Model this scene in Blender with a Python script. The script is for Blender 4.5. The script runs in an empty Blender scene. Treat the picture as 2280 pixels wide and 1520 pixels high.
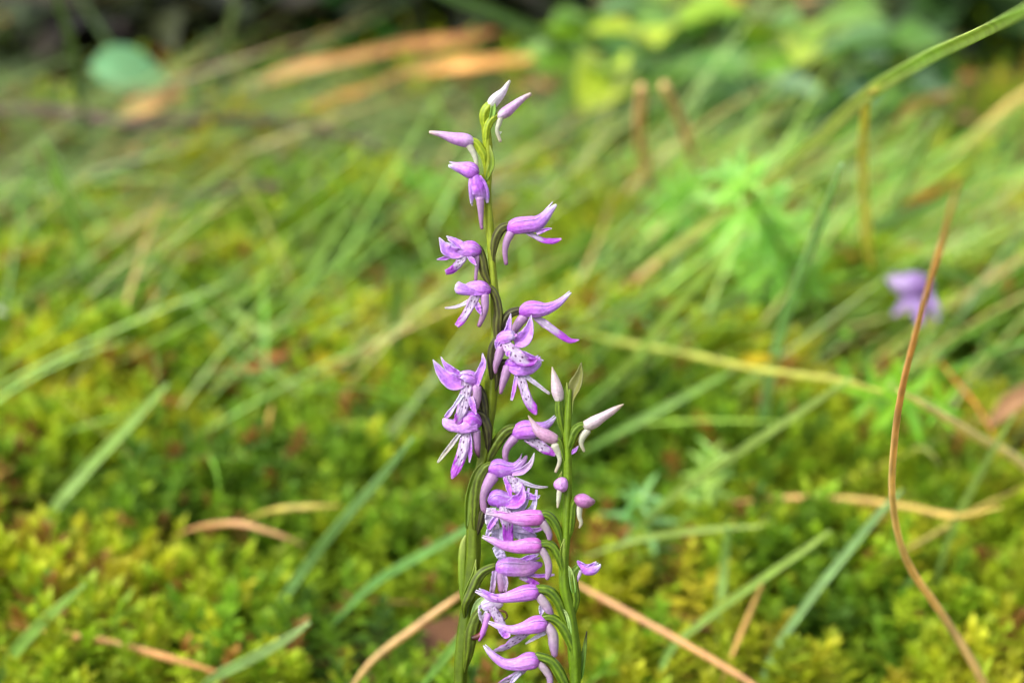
import bpy, math, random
import numpy as np

random.seed(7)
rng = np.random.default_rng(11)
sc = bpy.context.scene
col = sc.collection

# ------------------------------------------------------------------ camera
PITCH = math.radians(20.0)
FPX = 4830.0                      # focal length in photo pixels (photo 2280 x 1520)
DIST = 0.35                       # metres to the orchids
CAM = np.array([0.0, -0.33, 0.25])
FWD = np.array([0.0, math.cos(PITCH), -math.sin(PITCH)])
UPV = np.array([0.0, math.sin(PITCH), math.cos(PITCH)])
RGT = np.array([1.0, 0.0, 0.0])
cd = bpy.data.cameras.new('camera')
cam = bpy.data.objects.new('camera', cd)
col.objects.link(cam)
cam.location = CAM
cam.rotation_euler = (math.pi / 2 - PITCH, 0, 0)
cd.sensor_width = 36.0
cd.lens = 36.0 * FPX / 2280.0
cd.clip_start = 0.01
cd.clip_end = 1000.0
cd.dof.use_dof = True
cd.dof.focus_distance = DIST - 0.003
cd.dof.aperture_fstop = 14.5
cd.dof.aperture_blades = 0
sc.camera = cam

# ------------------------------------------------------------------ sky, sun, exposure
w = bpy.data.worlds.new('World')
sc.world = w
w.use_nodes = True
nt = w.node_tree
bg = nt.nodes['Background']
sky = nt.nodes.new('ShaderNodeTexSky')
sky.sky_type = 'NISHITA'
sky.sun_disc = False
SUN_EL, SUN_AZ = math.radians(47), math.radians(-126)   # azimuth from +Y towards +X
sky.sun_elevation = SUN_EL
sky.sun_rotation = SUN_AZ
sky.dust_density = 4.0
sky.air_density = 1.0
hs = nt.nodes.new('ShaderNodeHueSaturation')
hs.inputs['Saturation'].default_value = 0.25            # overcast: a greyer dome
nt.links.new(sky.outputs[0], hs.inputs['Color'])
nt.links.new(hs.outputs[0], bg.inputs['Color'])
bg.inputs['Strength'].default_value = 0.15
sd = bpy.data.lights.new('sun', 'SUN')
sd.energy = 1.5
sd.angle = math.radians(25)
sd.color = (1.0, 0.95, 0.86)
so = bpy.data.objects.new('sun', sd)
col.objects.link(so)
dx = math.sin(SUN_AZ) * math.cos(SUN_EL)
dy = math.cos(SUN_AZ) * math.cos(SUN_EL)
from mathutils import Vector
so.rotation_euler = Vector((-dx, -dy, -math.sin(SUN_EL))).to_track_quat('-Z', 'Y').to_euler()
sc.view_settings.view_transform = 'Standard'
sc.view_settings.look = 'None'
sc.view_settings.gamma = 1.0
sc.view_settings.use_curve_mapping = False
sc.view_settings.exposure = 1.35
sc.render.engine = 'CYCLES'
sc.cycles.use_denoising = True
sc.cycles.max_bounces = 8
sc.cycles.transmission_bounces = 6
sc.cycles.transparent_max_bounces = 6

# ------------------------------------------------------------------ helpers
def lin(c):
    c = np.asarray(c, float) / 255.0
    return np.where(c <= 0.04045, c / 12.92, ((c + 0.055) / 1.055) ** 2.4)

def ray(x, y):
    return FWD + RGT * ((x - 1140.0) / FPX) - UPV * ((y - 760.0) / FPX)

def at_depth(x, y, d):
    return CAM + ray(x, y) * d

def at_h(x, y, h):
    r = ray(x, y)
    return CAM + r * ((CAM[2] - h) / -r[2])

LEAN = math.radians(5.0)
PV = UPV * math.cos(LEAN) - FWD * math.sin(LEAN)     # the direction the orchid stems grow in
PN = np.cross(PV, RGT)
P0 = CAM + FWD * DIST
PX = DIST / FPX                                       # metres per photo pixel at the orchids

def plant(x, y, d=0.0):
    r = ray(x, y)
    t = np.dot(P0 - CAM, PN) / np.dot(r, PN)
    return CAM + r * (t - d * PX)

def unit(v):
    return v / (np.linalg.norm(v, axis=-1, keepdims=True) + 1e-12)

def spline(pts, n):
    p = np.asarray(pts, float)
    m = len(p)
    if m < 2:
        return np.repeat(p, n, 0)
    ext = np.vstack([2 * p[0] - p[1], p, 2 * p[-1] - p[-2]])
    seg = np.linalg.norm(np.diff(p[:, :3], axis=0), axis=1) + 1e-9
    s = np.concatenate([[0], np.cumsum(seg)])
    out = []
    for q in np.linspace(0, s[-1], n):
        i = min(max(int(np.searchsorted(s, q, 'right')) - 1, 0), m - 2)
        t = (q - s[i]) / seg[i]
        a, b, c, d = ext[i], ext[i + 1], ext[i + 2], ext[i + 3]
        out.append(0.5 * (2 * b + (c - a) * t + (2 * a - 5 * b + 4 * c - d) * t * t + (3 * b - a - 3 * c + d) * t ** 3))
    return np.array(out)

_perm = rng.random((256, 256))
def vnoise(x, y):
    x = np.asarray(x, float); y = np.asarray(y, float)
    xi = np.floor(x).astype(int); yi = np.floor(y).astype(int)
    fx = x - xi; fy = y - yi
    fx = fx * fx * (3 - 2 * fx); fy = fy * fy * (3 - 2 * fy)
    g = lambda i, j: _perm[i % 256, j % 256]
    return (g(xi, yi) * (1 - fx) + g(xi + 1, yi) * fx) * (1 - fy) + (g(xi, yi + 1) * (1 - fx) + g(xi + 1, yi + 1) * fx) * fy

def fbm(x, y, o=3):
    a, s, t = 0, 1.0, 0
    for k in range(o):
        a = a + s * vnoise(x * 2 ** k + 17 * k, y * 2 ** k + 31 * k); t += s; s *= 0.5
    return a / t

def ground_h(x, y):
    return (fbm(np.asarray(x) * 7 + 3, np.asarray(y) * 7 + 9, 2) - 0.5) * 0.028

def build_mesh(name, verts, faces, cols=None, smooth=True, uvs=None):
    me = bpy.data.meshes.new(name)
    if isinstance(faces, np.ndarray):
        nv, nf, k = len(verts), len(faces), faces.shape[1]
        me.vertices.add(nv)
        me.vertices.foreach_set('co', np.ascontiguousarray(verts, np.float32).ravel())
        me.loops.add(nf * k)
        me.loops.foreach_set('vertex_index', np.ascontiguousarray(faces, np.int32).ravel())
        me.polygons.add(nf)
        me.polygons.foreach_set('loop_start', np.arange(0, nf * k, k, dtype=np.int32))
        me.polygons.foreach_set('loop_total', np.full(nf, k, np.int32))
        me.update(calc_edges=True)
        me.validate()
    else:
        me.from_pydata([tuple(v) for v in verts], [], faces)
        me.update()
    if cols is not None:
        at = me.color_attributes.new('Col', 'FLOAT_COLOR', 'POINT')
        c4 = np.ones((len(verts), 4), np.float32)
        c4[:, :3] = np.clip(cols, 0, 1)
        at.data.foreach_set('color', c4.ravel())
    if smooth:
        me.polygons.foreach_set('use_smooth', np.ones(len(me.polygons), bool))
    return me

def add(name, me, mat, parent=None):
    o = bpy.data.objects.new(name, me)
    col.objects.link(o)
    if me is not None and mat is not None and not me.materials:
        me.materials.append(mat)
    if parent is not None:
        o.parent = parent
    return o

def tag(o, label, cat, group=None):
    o['label'] = label
    o['category'] = cat
    if group:
        o['group'] = group
    return o

def empty(name, loc):
    o = bpy.data.objects.new(name, None)
    col.objects.link(o)
    o.location = loc
    o.empty_display_size = 0.01
    return o

# ------------------------------------------------------------------ materials
def mat_attr(name, rough=0.5, trans=0.3, bump=0.0, bscale=3000.0, cvar=0.15, cscale=900.0, spec=0.4, sss=0.0, trans_tint=(1, 1, 1), coat=0.0, gain=1.0, tint=None):
    m = bpy.data.materials.new(name)
    m.use_nodes = True
    t = m.node_tree
    for n in list(t.nodes):
        t.nodes.remove(n)
    N = t.nodes.new
    L = t.links.new
    out = N('ShaderNodeOutputMaterial')
    p = N('ShaderNodeBsdfPrincipled')
    at = N('ShaderNodeAttribute'); at.attribute_name = 'Col'
    tc = N('ShaderNodeTexCoord')
    nz = N('ShaderNodeTexNoise'); nz.inputs['Scale'].default_value = cscale; nz.inputs['Detail'].default_value = 3
    L(tc.outputs['Object'], nz.inputs['Vector'])
    mr = N('ShaderNodeMapRange')
    mr.inputs['From Min'].default_value = 0.25; mr.inputs['From Max'].default_value = 0.75
    mr.inputs['To Min'].default_value = gain * (1 - cvar); mr.inputs['To Max'].default_value = gain * (1 + cvar)
    L(nz.outputs['Fac'], mr.inputs['Value'])
    mx = N('ShaderNodeVectorMath'); mx.operation = 'SCALE'
    L(at.outputs['Color'], mx.inputs[0]); L(mr.outputs[0], mx.inputs['Scale'])
    if tint:
        m2 = N('ShaderNodeVectorMath'); m2.operation = 'MULTIPLY'; m2.inputs[1].default_value = tint
        L(mx.outputs[0], m2.inputs[0]); mx = m2
    L(mx.outputs[0], p.inputs['Base Color'])
    p.inputs['Roughness'].default_value = rough
    p.inputs['Specular IOR Level'].default_value = spec
    if coat:
        p.inputs['Coat Weight'].default_value = coat
        p.inputs['Coat Roughness'].default_value = 0.3
    if sss:
        p.inputs['Subsurface Weight'].default_value = sss
        p.inputs['Subsurface Radius'].default_value = (1.0, 0.8, 0.5)
        p.inputs['Subsurface Scale'].default_value = 0.0008
    if bump:
        b = N('ShaderNodeBump'); b.inputs['Strength'].default_value = bump; b.inputs['Distance'].default_value = 0.00012
        n2 = N('ShaderNodeTexNoise'); n2.inputs['Scale'].default_value = bscale; n2.inputs['Detail'].default_value = 2
        L(tc.outputs['Object'], n2.inputs['Vector']); L(n2.outputs['Fac'], b.inputs['Height']); L(b.outputs[0], p.inputs['Normal'])
    if trans:
        tr = N('ShaderNodeBsdfTranslucent')
        ti = N('ShaderNodeVectorMath'); ti.operation = 'MULTIPLY'; ti.inputs[1].default_value = trans_tint
        L(mx.outputs[0], ti.inputs[0]); L(ti.outputs[0], tr.inputs['Color'])
        ms = N('ShaderNodeMixShader'); ms.inputs[0].default_value = trans
        L(p.outputs[0], ms.inputs[1]); L(tr.outputs[0], ms.inputs[2]); L(ms.outputs[0], out.inputs[0])
    else:
        L(p.outputs[0], out.inputs[0])
    return m

M_PETAL = mat_attr('petal', gain=0.84, tint=(.88, 1.02, 1.0), rough=0.36, trans=0.32, bump=0.9, bscale=3600, cvar=0.20, cscale=2200, spec=0.45, sss=0.0)
M_LIP = mat_attr('lip_petal', gain=0.62, rough=0.34, trans=0.25, bump=0.9, bscale=3600, cvar=0.08, cscale=2600, spec=0.5)
M_SPUR = mat_attr('spur_skin', gain=0.80, rough=0.4, trans=0.35, bump=0.3, bscale=4000, cvar=0.12, cscale=1800)
M_STEM = mat_attr('orchid_stem', gain=0.72, rough=0.42, trans=0.12, bump=0.4, bscale=3500, cvar=0.16, cscale=1400, spec=0.25)
M_BRACT = mat_attr('orchid_bract', gain=0.75, rough=0.4, trans=0.35, bump=0.3, bscale=3500, cvar=0.12, cscale=1400, trans_tint=(1.05, 1.1, 0.7))
M_GRASS = mat_attr('grass_blade', rough=0.45, trans=0.35, bump=0.0, cvar=0.22, cscale=160, spec=0.45, trans_tint=(1.05, 1.1, 0.7))
M_MOSS = mat_attr('moss', gain=0.84, rough=0.6, trans=0.40, bump=0.0, cvar=0.2, cscale=260, spec=0.25, trans_tint=(1.1, 1.15, 0.6))
M_LEAF = mat_attr('green_leaf', gain=0.80, rough=0.42, trans=0.38, bump=0.0, cvar=0.18, cscale=110, spec=0.5, trans_tint=(1.05, 1.15, 0.6))
M_DRY = mat_attr('dry_leaf', rough=0.7, trans=0.2, bump=0.0, cvar=0.35, cscale=130, spec=0.3)
M_BARK = mat_attr('bark', rough=0.85, trans=0.0, bump=0.0, cvar=0.4, cscale=220, spec=0.2)

# ------------------------------------------------------------------ shape builders (world coordinates)
def frames(P, ref):
    T = unit(np.gradient(P, axis=0))
    A = ref - T * (T @ ref)[:, None]
    A = unit(A)
    # carry the first frame along so that it never flips
    for i in range(1, len(P)):
        a = A[i - 1] - T[i] * np.dot(A[i - 1], T[i])
        a = a / (np.linalg.norm(a) + 1e-12)
        A[i] = a
    B = np.cross(T, A)
    return T, A, B

def grid_faces(n, m, wrap):
    f = []
    mm = m if wrap else m - 1
    for i in range(n - 1):
        for j in range(mm):
            k = (j + 1) % m
            f.append((i * m + j, i * m + k, (i + 1) * m + k, (i + 1) * m + j))
    return f

def tube(pts, colf, n=24, m=16, lobes=0, amp=0.0, twist=0.0, flat=1.0, ref=None, jitter=0.0, tip_round=True):
    """pts rows: x y z r (metres)."""
    q = spline(pts, n)
    P, R = q[:, :3], np.maximum(q[:, 3], 1e-5)
    T, A, B = frames(P, -FWD if ref is None else ref)
    rows_P = [P[0] - T[0] * R[0] * 0.45] + list(P) + [P[-1] + T[-1] * R[-1] * 0.45]
    rows_R = [R[0] * 0.62] + list(R) + [R[-1] * 0.62]
    idx = [0] + list(range(n)) + [n - 1]
    N = n + 2
    P2 = np.array(rows_P); R2 = np.array(rows_R); A2 = A[idx]; B2 = B[idx]
    th = np.linspace(0, 2 * math.pi, m, endpoint=False)
    u = np.linspace(0, 1, N)
    TH, U = np.meshgrid(th, u)
    prof = 1 + amp * np.cos(lobes * TH + twist * U)
    if jitter:
        prof = prof * (1 + jitter * (fbm(U * 9 + random.random() * 90, TH * 1.3 + random.random() * 90, 2) - 0.5) * 2)
    rr = R2[:, None] * prof
    V = P2[:, None, :] + A2[:, None, :] * (rr * np.cos(TH))[..., None] + B2[:, None, :] * (rr * flat * np.sin(TH))[..., None]
    verts = V.reshape(-1, 3)
    C = colf(U, TH, prof).reshape(-1, 3)
    faces = grid_faces(N, m, True)
    a = len(verts)
    c0 = P2[0] - T[0] * R2[0] * 0.25
    c1 = P2[-1] + T[-1] * R2[-1] * 0.25
    verts = np.vstack([verts, c0, c1])
    C = np.vstack([C, C[:m].mean(0), C[-m:].mean(0)])
    for j in range(m):
        faces.append((a, (j + 1) % m, j))
        faces.append((a + 1, (N - 1) * m + j, (N - 1) * m + (j + 1) % m))
    return verts, faces, C

def ribbon(pts, colf, n=22, m=9, roll=0.0, cup=0.15, ruffle=0.05, ref=None, twist=0.0, crease=0.0):
    """pts rows: x y z w (metres); a thin leaf or petal, wide side towards ref."""
    q = spline(pts, n)
    P, W = q[:, :3], np.maximum(q[:, 3], 3e-5)
    T, A, B = frames(P, -FWD if ref is None else ref)
    u = np.linspace(0, 1, n)
    rl = roll + twist * (u - .3)
    cr, sr = np.cos(rl)[:, None], np.sin(rl)[:, None]
    B2 = B * cr + A * sr
    A2 = A * cr - B * sr
    v = np.linspace(-1, 1, m)
    VV, U = np.meshgrid(v, u)
    half = W[:, None] / 2
    off = cup * W[:, None] * (VV ** 2 - 0.35)
    if crease:
        off = off - crease * W[:, None] * np.exp(-(VV / .16) ** 2) + .25 * crease * W[:, None] * np.cos(VV * 9)
    if ruffle:
        k = random.random() * 50
        off = off + ruffle * W[:, None] * np.abs(VV) * (fbm(U * 7 + k, VV * 1.5 + k, 2) - 0.5) * 2.4
        half = half * (1 + ruffle * 1.2 * (fbm(U * 8 + k + 9, np.sign(VV) + k, 2) - 0.5))
    V = P[:, None, :] + B2[:, None, :] * (half * VV)[..., None] + A2[:, None, :] * off[..., None]
    return V.reshape(-1, 3), grid_faces(n, m, False), colf(U, VV, None).reshape(-1, 3)

def ramp(stops, t):
    ks = np.array([s[0] for s in stops])
    cs = np.array([lin(s[1]) for s in stops])
    return np.stack([np.interp(t, ks, cs[:, i]) for i in range(3)], -1)

def col_hood(pal, seed):
    def f(U, V, prof):
        c = ramp(pal, U)
        vein = np.abs(np.sin(V * 5.2 + 0.5 * fbm(U * 4 + seed, V * 2, 2)))
        vein = np.clip((0.16 - vein) / 0.16, 0, 1)
        nz = .45 * fbm(U * 14 + seed, V * 4 + seed, 3) + .55 * fbm(U * 2.2 + seed, V * 9 + seed, 3)
        k = 1 + (nz - 0.5) * 1.15 - 0.36 * vein
        c = c * k[..., None]
        mixp = np.clip((fbm(U * 3 + seed * 2, V * 1.2 + 7, 2) - 0.42) * 2.2, 0, 1)[..., None]
        c = c * (1 - 0.30 * mixp) + 0.30 * mixp * lin((190, 84, 216)) * 1.05
        fr = np.clip((fbm(U * 5 + seed * 1.7, V * 2.5 + 3, 3) - .52) * 3.2, 0, 1)[..., None] * .45
        c = c * (1 - fr) + lin((226, 186, 236)) * fr
        e = (np.clip((np.abs(V) - .80) / .20, 0, 1) ** 1.5)[..., None] * .45
        return c * (1 - e) + lin((232, 206, 240)) * e
    return f

HOOD_L = [(0, (164, 70, 192)), (0.10, (196, 96, 218)), (0.35, (212, 128, 232)), (0.65, (201, 132, 228)), (0.85, (212, 172, 230)), (1.0, (240, 226, 238))]
HOOD_R = [(0, (176, 82, 160)), (0.08, (206, 100, 190)), (0.35, (220, 128, 212)), (0.65, (216, 134, 216)), (0.88, (224, 172, 220)), (1.0, (232, 206, 214))]
BUD_L = [(0, (222, 196, 214)), (0.3, (216, 158, 214)), (0.7, (222, 176, 214)), (1.0, (206, 178, 156))]
BUD_P = [(0, (212, 190, 190)), (0.3, (224, 188, 204)), (0.7, (222, 190, 196)), (1.0, (204, 176, 156))]
LOBE = [(0, (206, 160, 226)), (0.5, (196, 108, 222)), (0.85, (196, 112, 220)), (1.0, (222, 190, 220))]
PALE = [(0, (214, 190, 222)), (0.6, (206, 182, 206)), (1.0, (190, 164, 176))]
WHITE = [(0, (206, 188, 218)), (0.6, (204, 178, 220)), (1.0, (192, 150, 212))]
SEPAL = [(0, (206, 122, 228)), (0.4, (196, 118, 224)), (0.8, (190, 132, 218)), (1.0, (220, 196, 222))]
SPUR = [(0, (196, 150, 206)), (0.4, (176, 140, 182)), (0.85, (168, 124, 168)), (1.0, (140, 92, 130))]
SPUR_W = [(0, (206, 204, 186)), (0.5, (200, 204, 180)), (1.0, (186, 172, 150))]
SPUR_D = [(0, (186, 144, 196)), (0.55, (160, 116, 166)), (0.8, (120, 78, 104)), (0.93, (50, 30, 26)), (1.0, (34, 22, 18))]

def col_ramp(pal, seed, nz_amt=0.5, stripes=4.0, stripe_amt=0.15, rim=0.0):
    def f(U, V, prof):
        c = ramp(pal, U)
        nz = .5 * fbm(U * 11 + seed, V * 3 + seed, 3) + .5 * fbm(U * 2.5 + seed, V * 8 + seed, 3)
        st = np.clip((0.2 - np.abs(np.sin(V * stripes))) / 0.2, 0, 1)
        c = c * (1 + (nz - 0.5) * nz_amt * 1.5 - stripe_amt * st)[..., None]
        if rim:
            e = (np.clip((np.abs(V) - .72) / .28, 0, 1) ** 1.5)[..., None] * rim
            c = c * (1 - e) + lin((236, 216, 240)) * e
        return c
    return f

def col_lip(seed, purple_from=0.62, spots=True):
    r = random.Random(seed)
    sp = []
    if spots:
        for uu in (0.10, 0.25, 0.42, 0.57):
            sp.append((uu + r.uniform(-.02, .02), r.choice((-1, 1)) * r.uniform(.18, .48), r.uniform(.024, .036), r.uniform(.11, .17)))
            if r.random() < 0.75:
                sp.append((uu + r.uniform(.0, .04), -np.sign(sp[-1][1]) * r.uniform(.12, .5), r.uniform(.020, .032), r.uniform(.10, .16)))
    def f(U, V, prof):
        base = ramp([(0, (196, 168, 210)), (0.25, (212, 194, 226)), (1, (208, 184, 226))], U)
        pur = ramp([(0, (190, 120, 216)), (0.7, (172, 60, 206)), (0.93, (182, 78, 212)), (1, (206, 150, 218))], U)
        nz = fbm(U * 12 + seed, V * 3 + seed, 3)
        k = np.clip((U - purple_from + (nz - .5) * .3 + 0.16 * V * V) / 0.16, 0, 1)
        edge = np.clip((np.abs(V) - 0.6) / 0.4, 0, 1) * 0.7
        k = np.maximum(k, edge)[..., None]
        c = base * (1 - k) + pur * k
        c = c * (1 + (nz - .5) * 0.4)[..., None]
        for (a, b, su, sv) in sp:
            d = ((U - a) / su) ** 2 + ((V - b) / sv) ** 2
            s = np.clip(1.5 - d, 0, 1)[..., None]
            c = c * (1 - s) + lin((92, 14, 98)) * s
        return c
    return f

def col_ovary(kind, seed):
    hi, lo = {'olive': ((104, 110, 44), (54, 50, 34)), 'dark': ((80, 82, 42), (40, 34, 32)),
              'green': ((108, 136, 30), (56, 84, 10)), 'mid': ((104, 126, 32), (56, 64, 20)), 'lime': ((160, 178, 44), (122, 146, 24))}[kind]
    hi, lo = lin(hi), lin(lo)
    def f(U, TH, prof):
        k = (prof - prof.min()) / (np.ptp(prof) + 1e-9)
        k = np.clip(k * 1.2 - 0.1 + (fbm(U * 16 + seed, TH * 2, 2) - .5) * .7, 0, 1)[..., None]
        c = lo * (1 - k) + hi * k
        return c * (1 + (fbm(U * 30 + seed, TH * 4, 2)[..., None] - .5) * .4)
    return f

# ------------------------------------------------------------------ ground
def make_ground():
    rs = np.concatenate([np.linspace(0, 2.4, 90), np.geomspace(2.5, 400, 40)])
    m = 96
    th = np.linspace(0, 2 * math.pi, m, endpoint=False)
    R, TH = np.meshgrid(rs, th, indexing='ij')
    X = R * np.cos(TH); Y = 0.6 + R * np.sin(TH)
    fade = np.clip(1 - (R - 2.2) / 2, 0, 1)
    Z = ground_h(X, Y) * fade
    n3 = fbm(X * 30, Y * 30, 3)[..., None]
    C = lin((52, 42, 28)) * (1 - n3) + lin((74, 62, 34)) * n3
    n4 = np.clip((fbm(X * 22 + 40, Y * 22 + 5, 3) - .42) * 5, 0, 1)[..., None]
    C = C * (1 - n4 * .8) + lin((70, 84, 30)) * n4 * .8
    far = np.clip((R - 2.0) / 1.0, 0, 1)[..., None]
    C = C * (1 - far) + lin((46, 46, 28)) * far
    me = build_mesh('ground', np.stack([X, Y, Z], -1).reshape(-1, 3), np.array(grid_faces(len(rs), m, True)), C.reshape(-1, 3))
    o = add('ground', me, mat_attr('soil', rough=0.95, trans=0, bump=0, cvar=0.4, cscale=90, spec=0.15))
    o['kind'] = 'structure'
    o['label'] = 'dark brown soil under the moss and grass'
make_ground()

# ------------------------------------------------------------------ moss
def moss_proto(r):
    V, F, B = [], [], []
    H = 0.017
    k = 0
    nl = 24
    for i in range(nl):
        t = 0.30 + 0.70 * i / (nl - 1)
        az = i * 2.39996 + r.uniform(-.2, .2)
        el = math.radians(-5 + 75 * t ** 2.2 + r.uniform(-12, 12))
        L = 0.0052 * (1.25 - 0.55 * t) * r.uniform(.8, 1.2)
        wd = 0.0017 * r.uniform(.8, 1.2)
        b = np.array([0.0012 * math.sin(4 * t), 0.0012 * math.cos(3 * t), H * t])
        d = np.array([math.cos(az) * math.cos(el), math.sin(az) * math.cos(el), math.sin(el)])
        s = np.array([-math.sin(az), math.cos(az), 0])
        up = np.cross(d, s)
        mid = b + d * L * .5 - up * (-0.0004)
        V += [b, mid + s * wd / 2, mid - s * wd / 2, b + d * L - np.array([0, 0, 0.0006])]
        F += [(k, k + 1, k + 3), (k, k + 3, k + 2)]
        bb = r.uniform(.82, 1.18)
        B += [bb * .95, bb, bb, bb * 1.1]
        k += 4
    # stem
    for s in (0, 1):
        a = s * math.pi / 2
        dx_, dy_ = 0.0004 * math.cos(a), 0.0004 * math.sin(a)
        V += [np.array([dx_, dy_, -0.004]), np.array([-dx_, -dy_, -0.004]), np.array([0, 0, H])]
        F += [(k, k + 1, k + 2)]
        B += [.6, .6, .8]
        k += 3
    return np.array(V), np.array(F), np.array(B)

def make_moss():
    r = random.Random(3)
    protos = [moss_proto(r) for _ in range(6)]
    pts = []
    d0, d1 = 0.20, 1.10
    tgt = 33000
    while len(pts) < tgt:
        dd = math.sqrt(rng.uniform(d0 ** 2, d1 ** 2))
        x = rng.uniform(-1, 1) * (0.33 * dd + 0.24)
        y = dd - 0.33
        if dd > 0.72:
            keep = max(0.02, 1 - (dd - 0.70) / (0.15 if x < 0.0 else 0.20))
        elif dd < 0.45:
            keep = 0.5
        else:
            keep = 1.0
        if fbm(np.array(x * 26 + 5), np.array(y * 26), 2) < 0.42:
            keep *= 0.10
        if abs(x) > 0.33 * dd:
            keep *= 0.45
        if rng.random() < keep:
            pts.append((x, y))
    P = np.array(pts)
    n = len(P)
    z = ground_h(P[:, 0], P[:, 1])
    hum = fbm(P[:, 0] * 32 + 50, P[:, 1] * 32, 2)
    z = z + (hum - 0.5) * 0.022
    S = rng.uniform(.75, 1.35, n) * (0.85 + 0.4 * hum)
    RZ = rng.uniform(0, 2 * math.pi, n)
    TX = rng.normal(0, .28, n); TY = rng.normal(0, .28, n)
    pal = np.array([lin(c) for c in ((150, 164, 30), (170, 172, 34), (118, 150, 30), (96, 138, 36), (164, 140, 38), (144, 110, 40), (122, 168, 44))])
    f1 = fbm(P[:, 0] * 22, P[:, 1] * 22 + 9, 2); f2 = fbm(P[:, 0] * 55 + 8, P[:, 1] * 55, 2)
    tsel = np.clip(f1 * 1.5 - .25 + rng.normal(0, .14, n), 0, 1)
    C = ramp([(0, (82, 122, 36)), (.3, (120, 158, 36)), (.55, (158, 180, 38)), (.8, (184, 188, 42)), (1, (176, 164, 44))], tsel)
    br = (rng.random(n) < np.clip((f2 - .52) * 1.6, .02, .5))
    C[br] = ramp([(0, (150, 112, 44)), (.5, (132, 92, 44)), (1, (168, 126, 62))], rng.random(br.sum()))
    C *= (rng.uniform(.7, 1.25, n) * (.7 + .6 * fbm(P[:, 0] * 40 + 3, P[:, 1] * 40 + 77, 2)))[:, None]
    VV, FF, CC = [], [], []
    base = 0
    which = rng.integers(0, len(protos), n)
    for k, (pv, pf, pb) in enumerate(protos):
        idx = np.where(which == k)[0]
        c, s = np.cos(RZ[idx]), np.sin(RZ[idx])
        v = pv[None] * S[idx][:, None, None]
        x = v[..., 0] * c[:, None] - v[..., 1] * s[:, None]
        y = v[..., 0] * s[:, None] + v[..., 1] * c[:, None]
        zz = v[..., 2]
        x = x + zz * TX[idx][:, None]; y = y + zz * TY[idx][:, None]
        o = np.stack([x + P[idx, 0][:, None], y + P[idx, 1][:, None], zz + z[idx][:, None]], -1)
        VV.append(o.reshape(-1, 3))
        FF.append((pf[None] + (base + np.arange(len(idx)) * len(pv))[:, None, None]).reshape(-1, 3))
        CC.append((C[idx][:, None, :] * pb[None, :, None]).reshape(-1, 3))
        base += len(idx) * len(pv)
    me = build_mesh('moss', np.vstack(VV), np.vstack(FF), np.vstack(CC), smooth=False)
    o = add('moss', me, M_MOSS)
    o['kind'] = 'stuff'
    tag(o, 'yellow-green feathery moss carpeting the forest floor', 'moss')
make_moss()

# ------------------------------------------------------------------ loose grass and litter that nobody could count
def blades_mesh(N, posf, lenr, wr, colf, tilt, arch, seg=9, azf=None):
    V, F, C = [], [], []
    base = 0
    for i in range(N):
        x, y = posf()
        z = float(ground_h(x, y))
        L = random.uniform(*lenr); wd = random.uniform(*wr)
        az = azf() if azf else random.uniform(0, 2 * math.pi)
        t0 = math.radians(random.uniform(*tilt)); ar = math.radians(random.uniform(*arch))
        p = np.array([x, y, z]); dirh = np.array([math.cos(az), math.sin(az), 0]); s = np.array([-math.sin(az), math.cos(az), 0])
        c = colf()
        ds = L / seg
        cu = random.uniform(-.5, .5)
        tw = random.uniform(-.8, .8)
        for k in range(seg + 1):
            u = k / seg
            e = t0 + ar * u
            wk = wd * (1 - u ** 2.2) * .5 + 5e-5
            sx = s * math.cos(tw + u) + np.array([0, 0, 1]) * math.sin(tw + u) * .6
            V += [p + sx * wk, p - sx * wk]
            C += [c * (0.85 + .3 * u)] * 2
            if k < seg:
                F.append((base + 2 * k, base + 2 * k + 1, base + 2 * k + 3, base + 2 * k + 2))
            d = dirh * math.sin(e) + np.array([0, 0, math.cos(e)])
            d = d + s * cu * u
            p = p + d * ds
            zz = float(p[2])
            if zz < z + 0.012 and k > 2:
                p[2] = z + 0.012
        base += 2 * (seg + 1)
    return build_mesh('grass', np.array(V), np.array(F), np.array(C))

GCOLS = [(98, 128, 62), (116, 148, 70), (84, 118, 58), (132, 158, 76), (120, 142, 92), (150, 152, 84), (166, 146, 92)]
def gcol():
    c = random.choices(GCOLS, (4, 4, 4, 3, 3, 1.5, 1.2))[0]
    return lin(c) * random.uniform(.7, 1.15)

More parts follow.
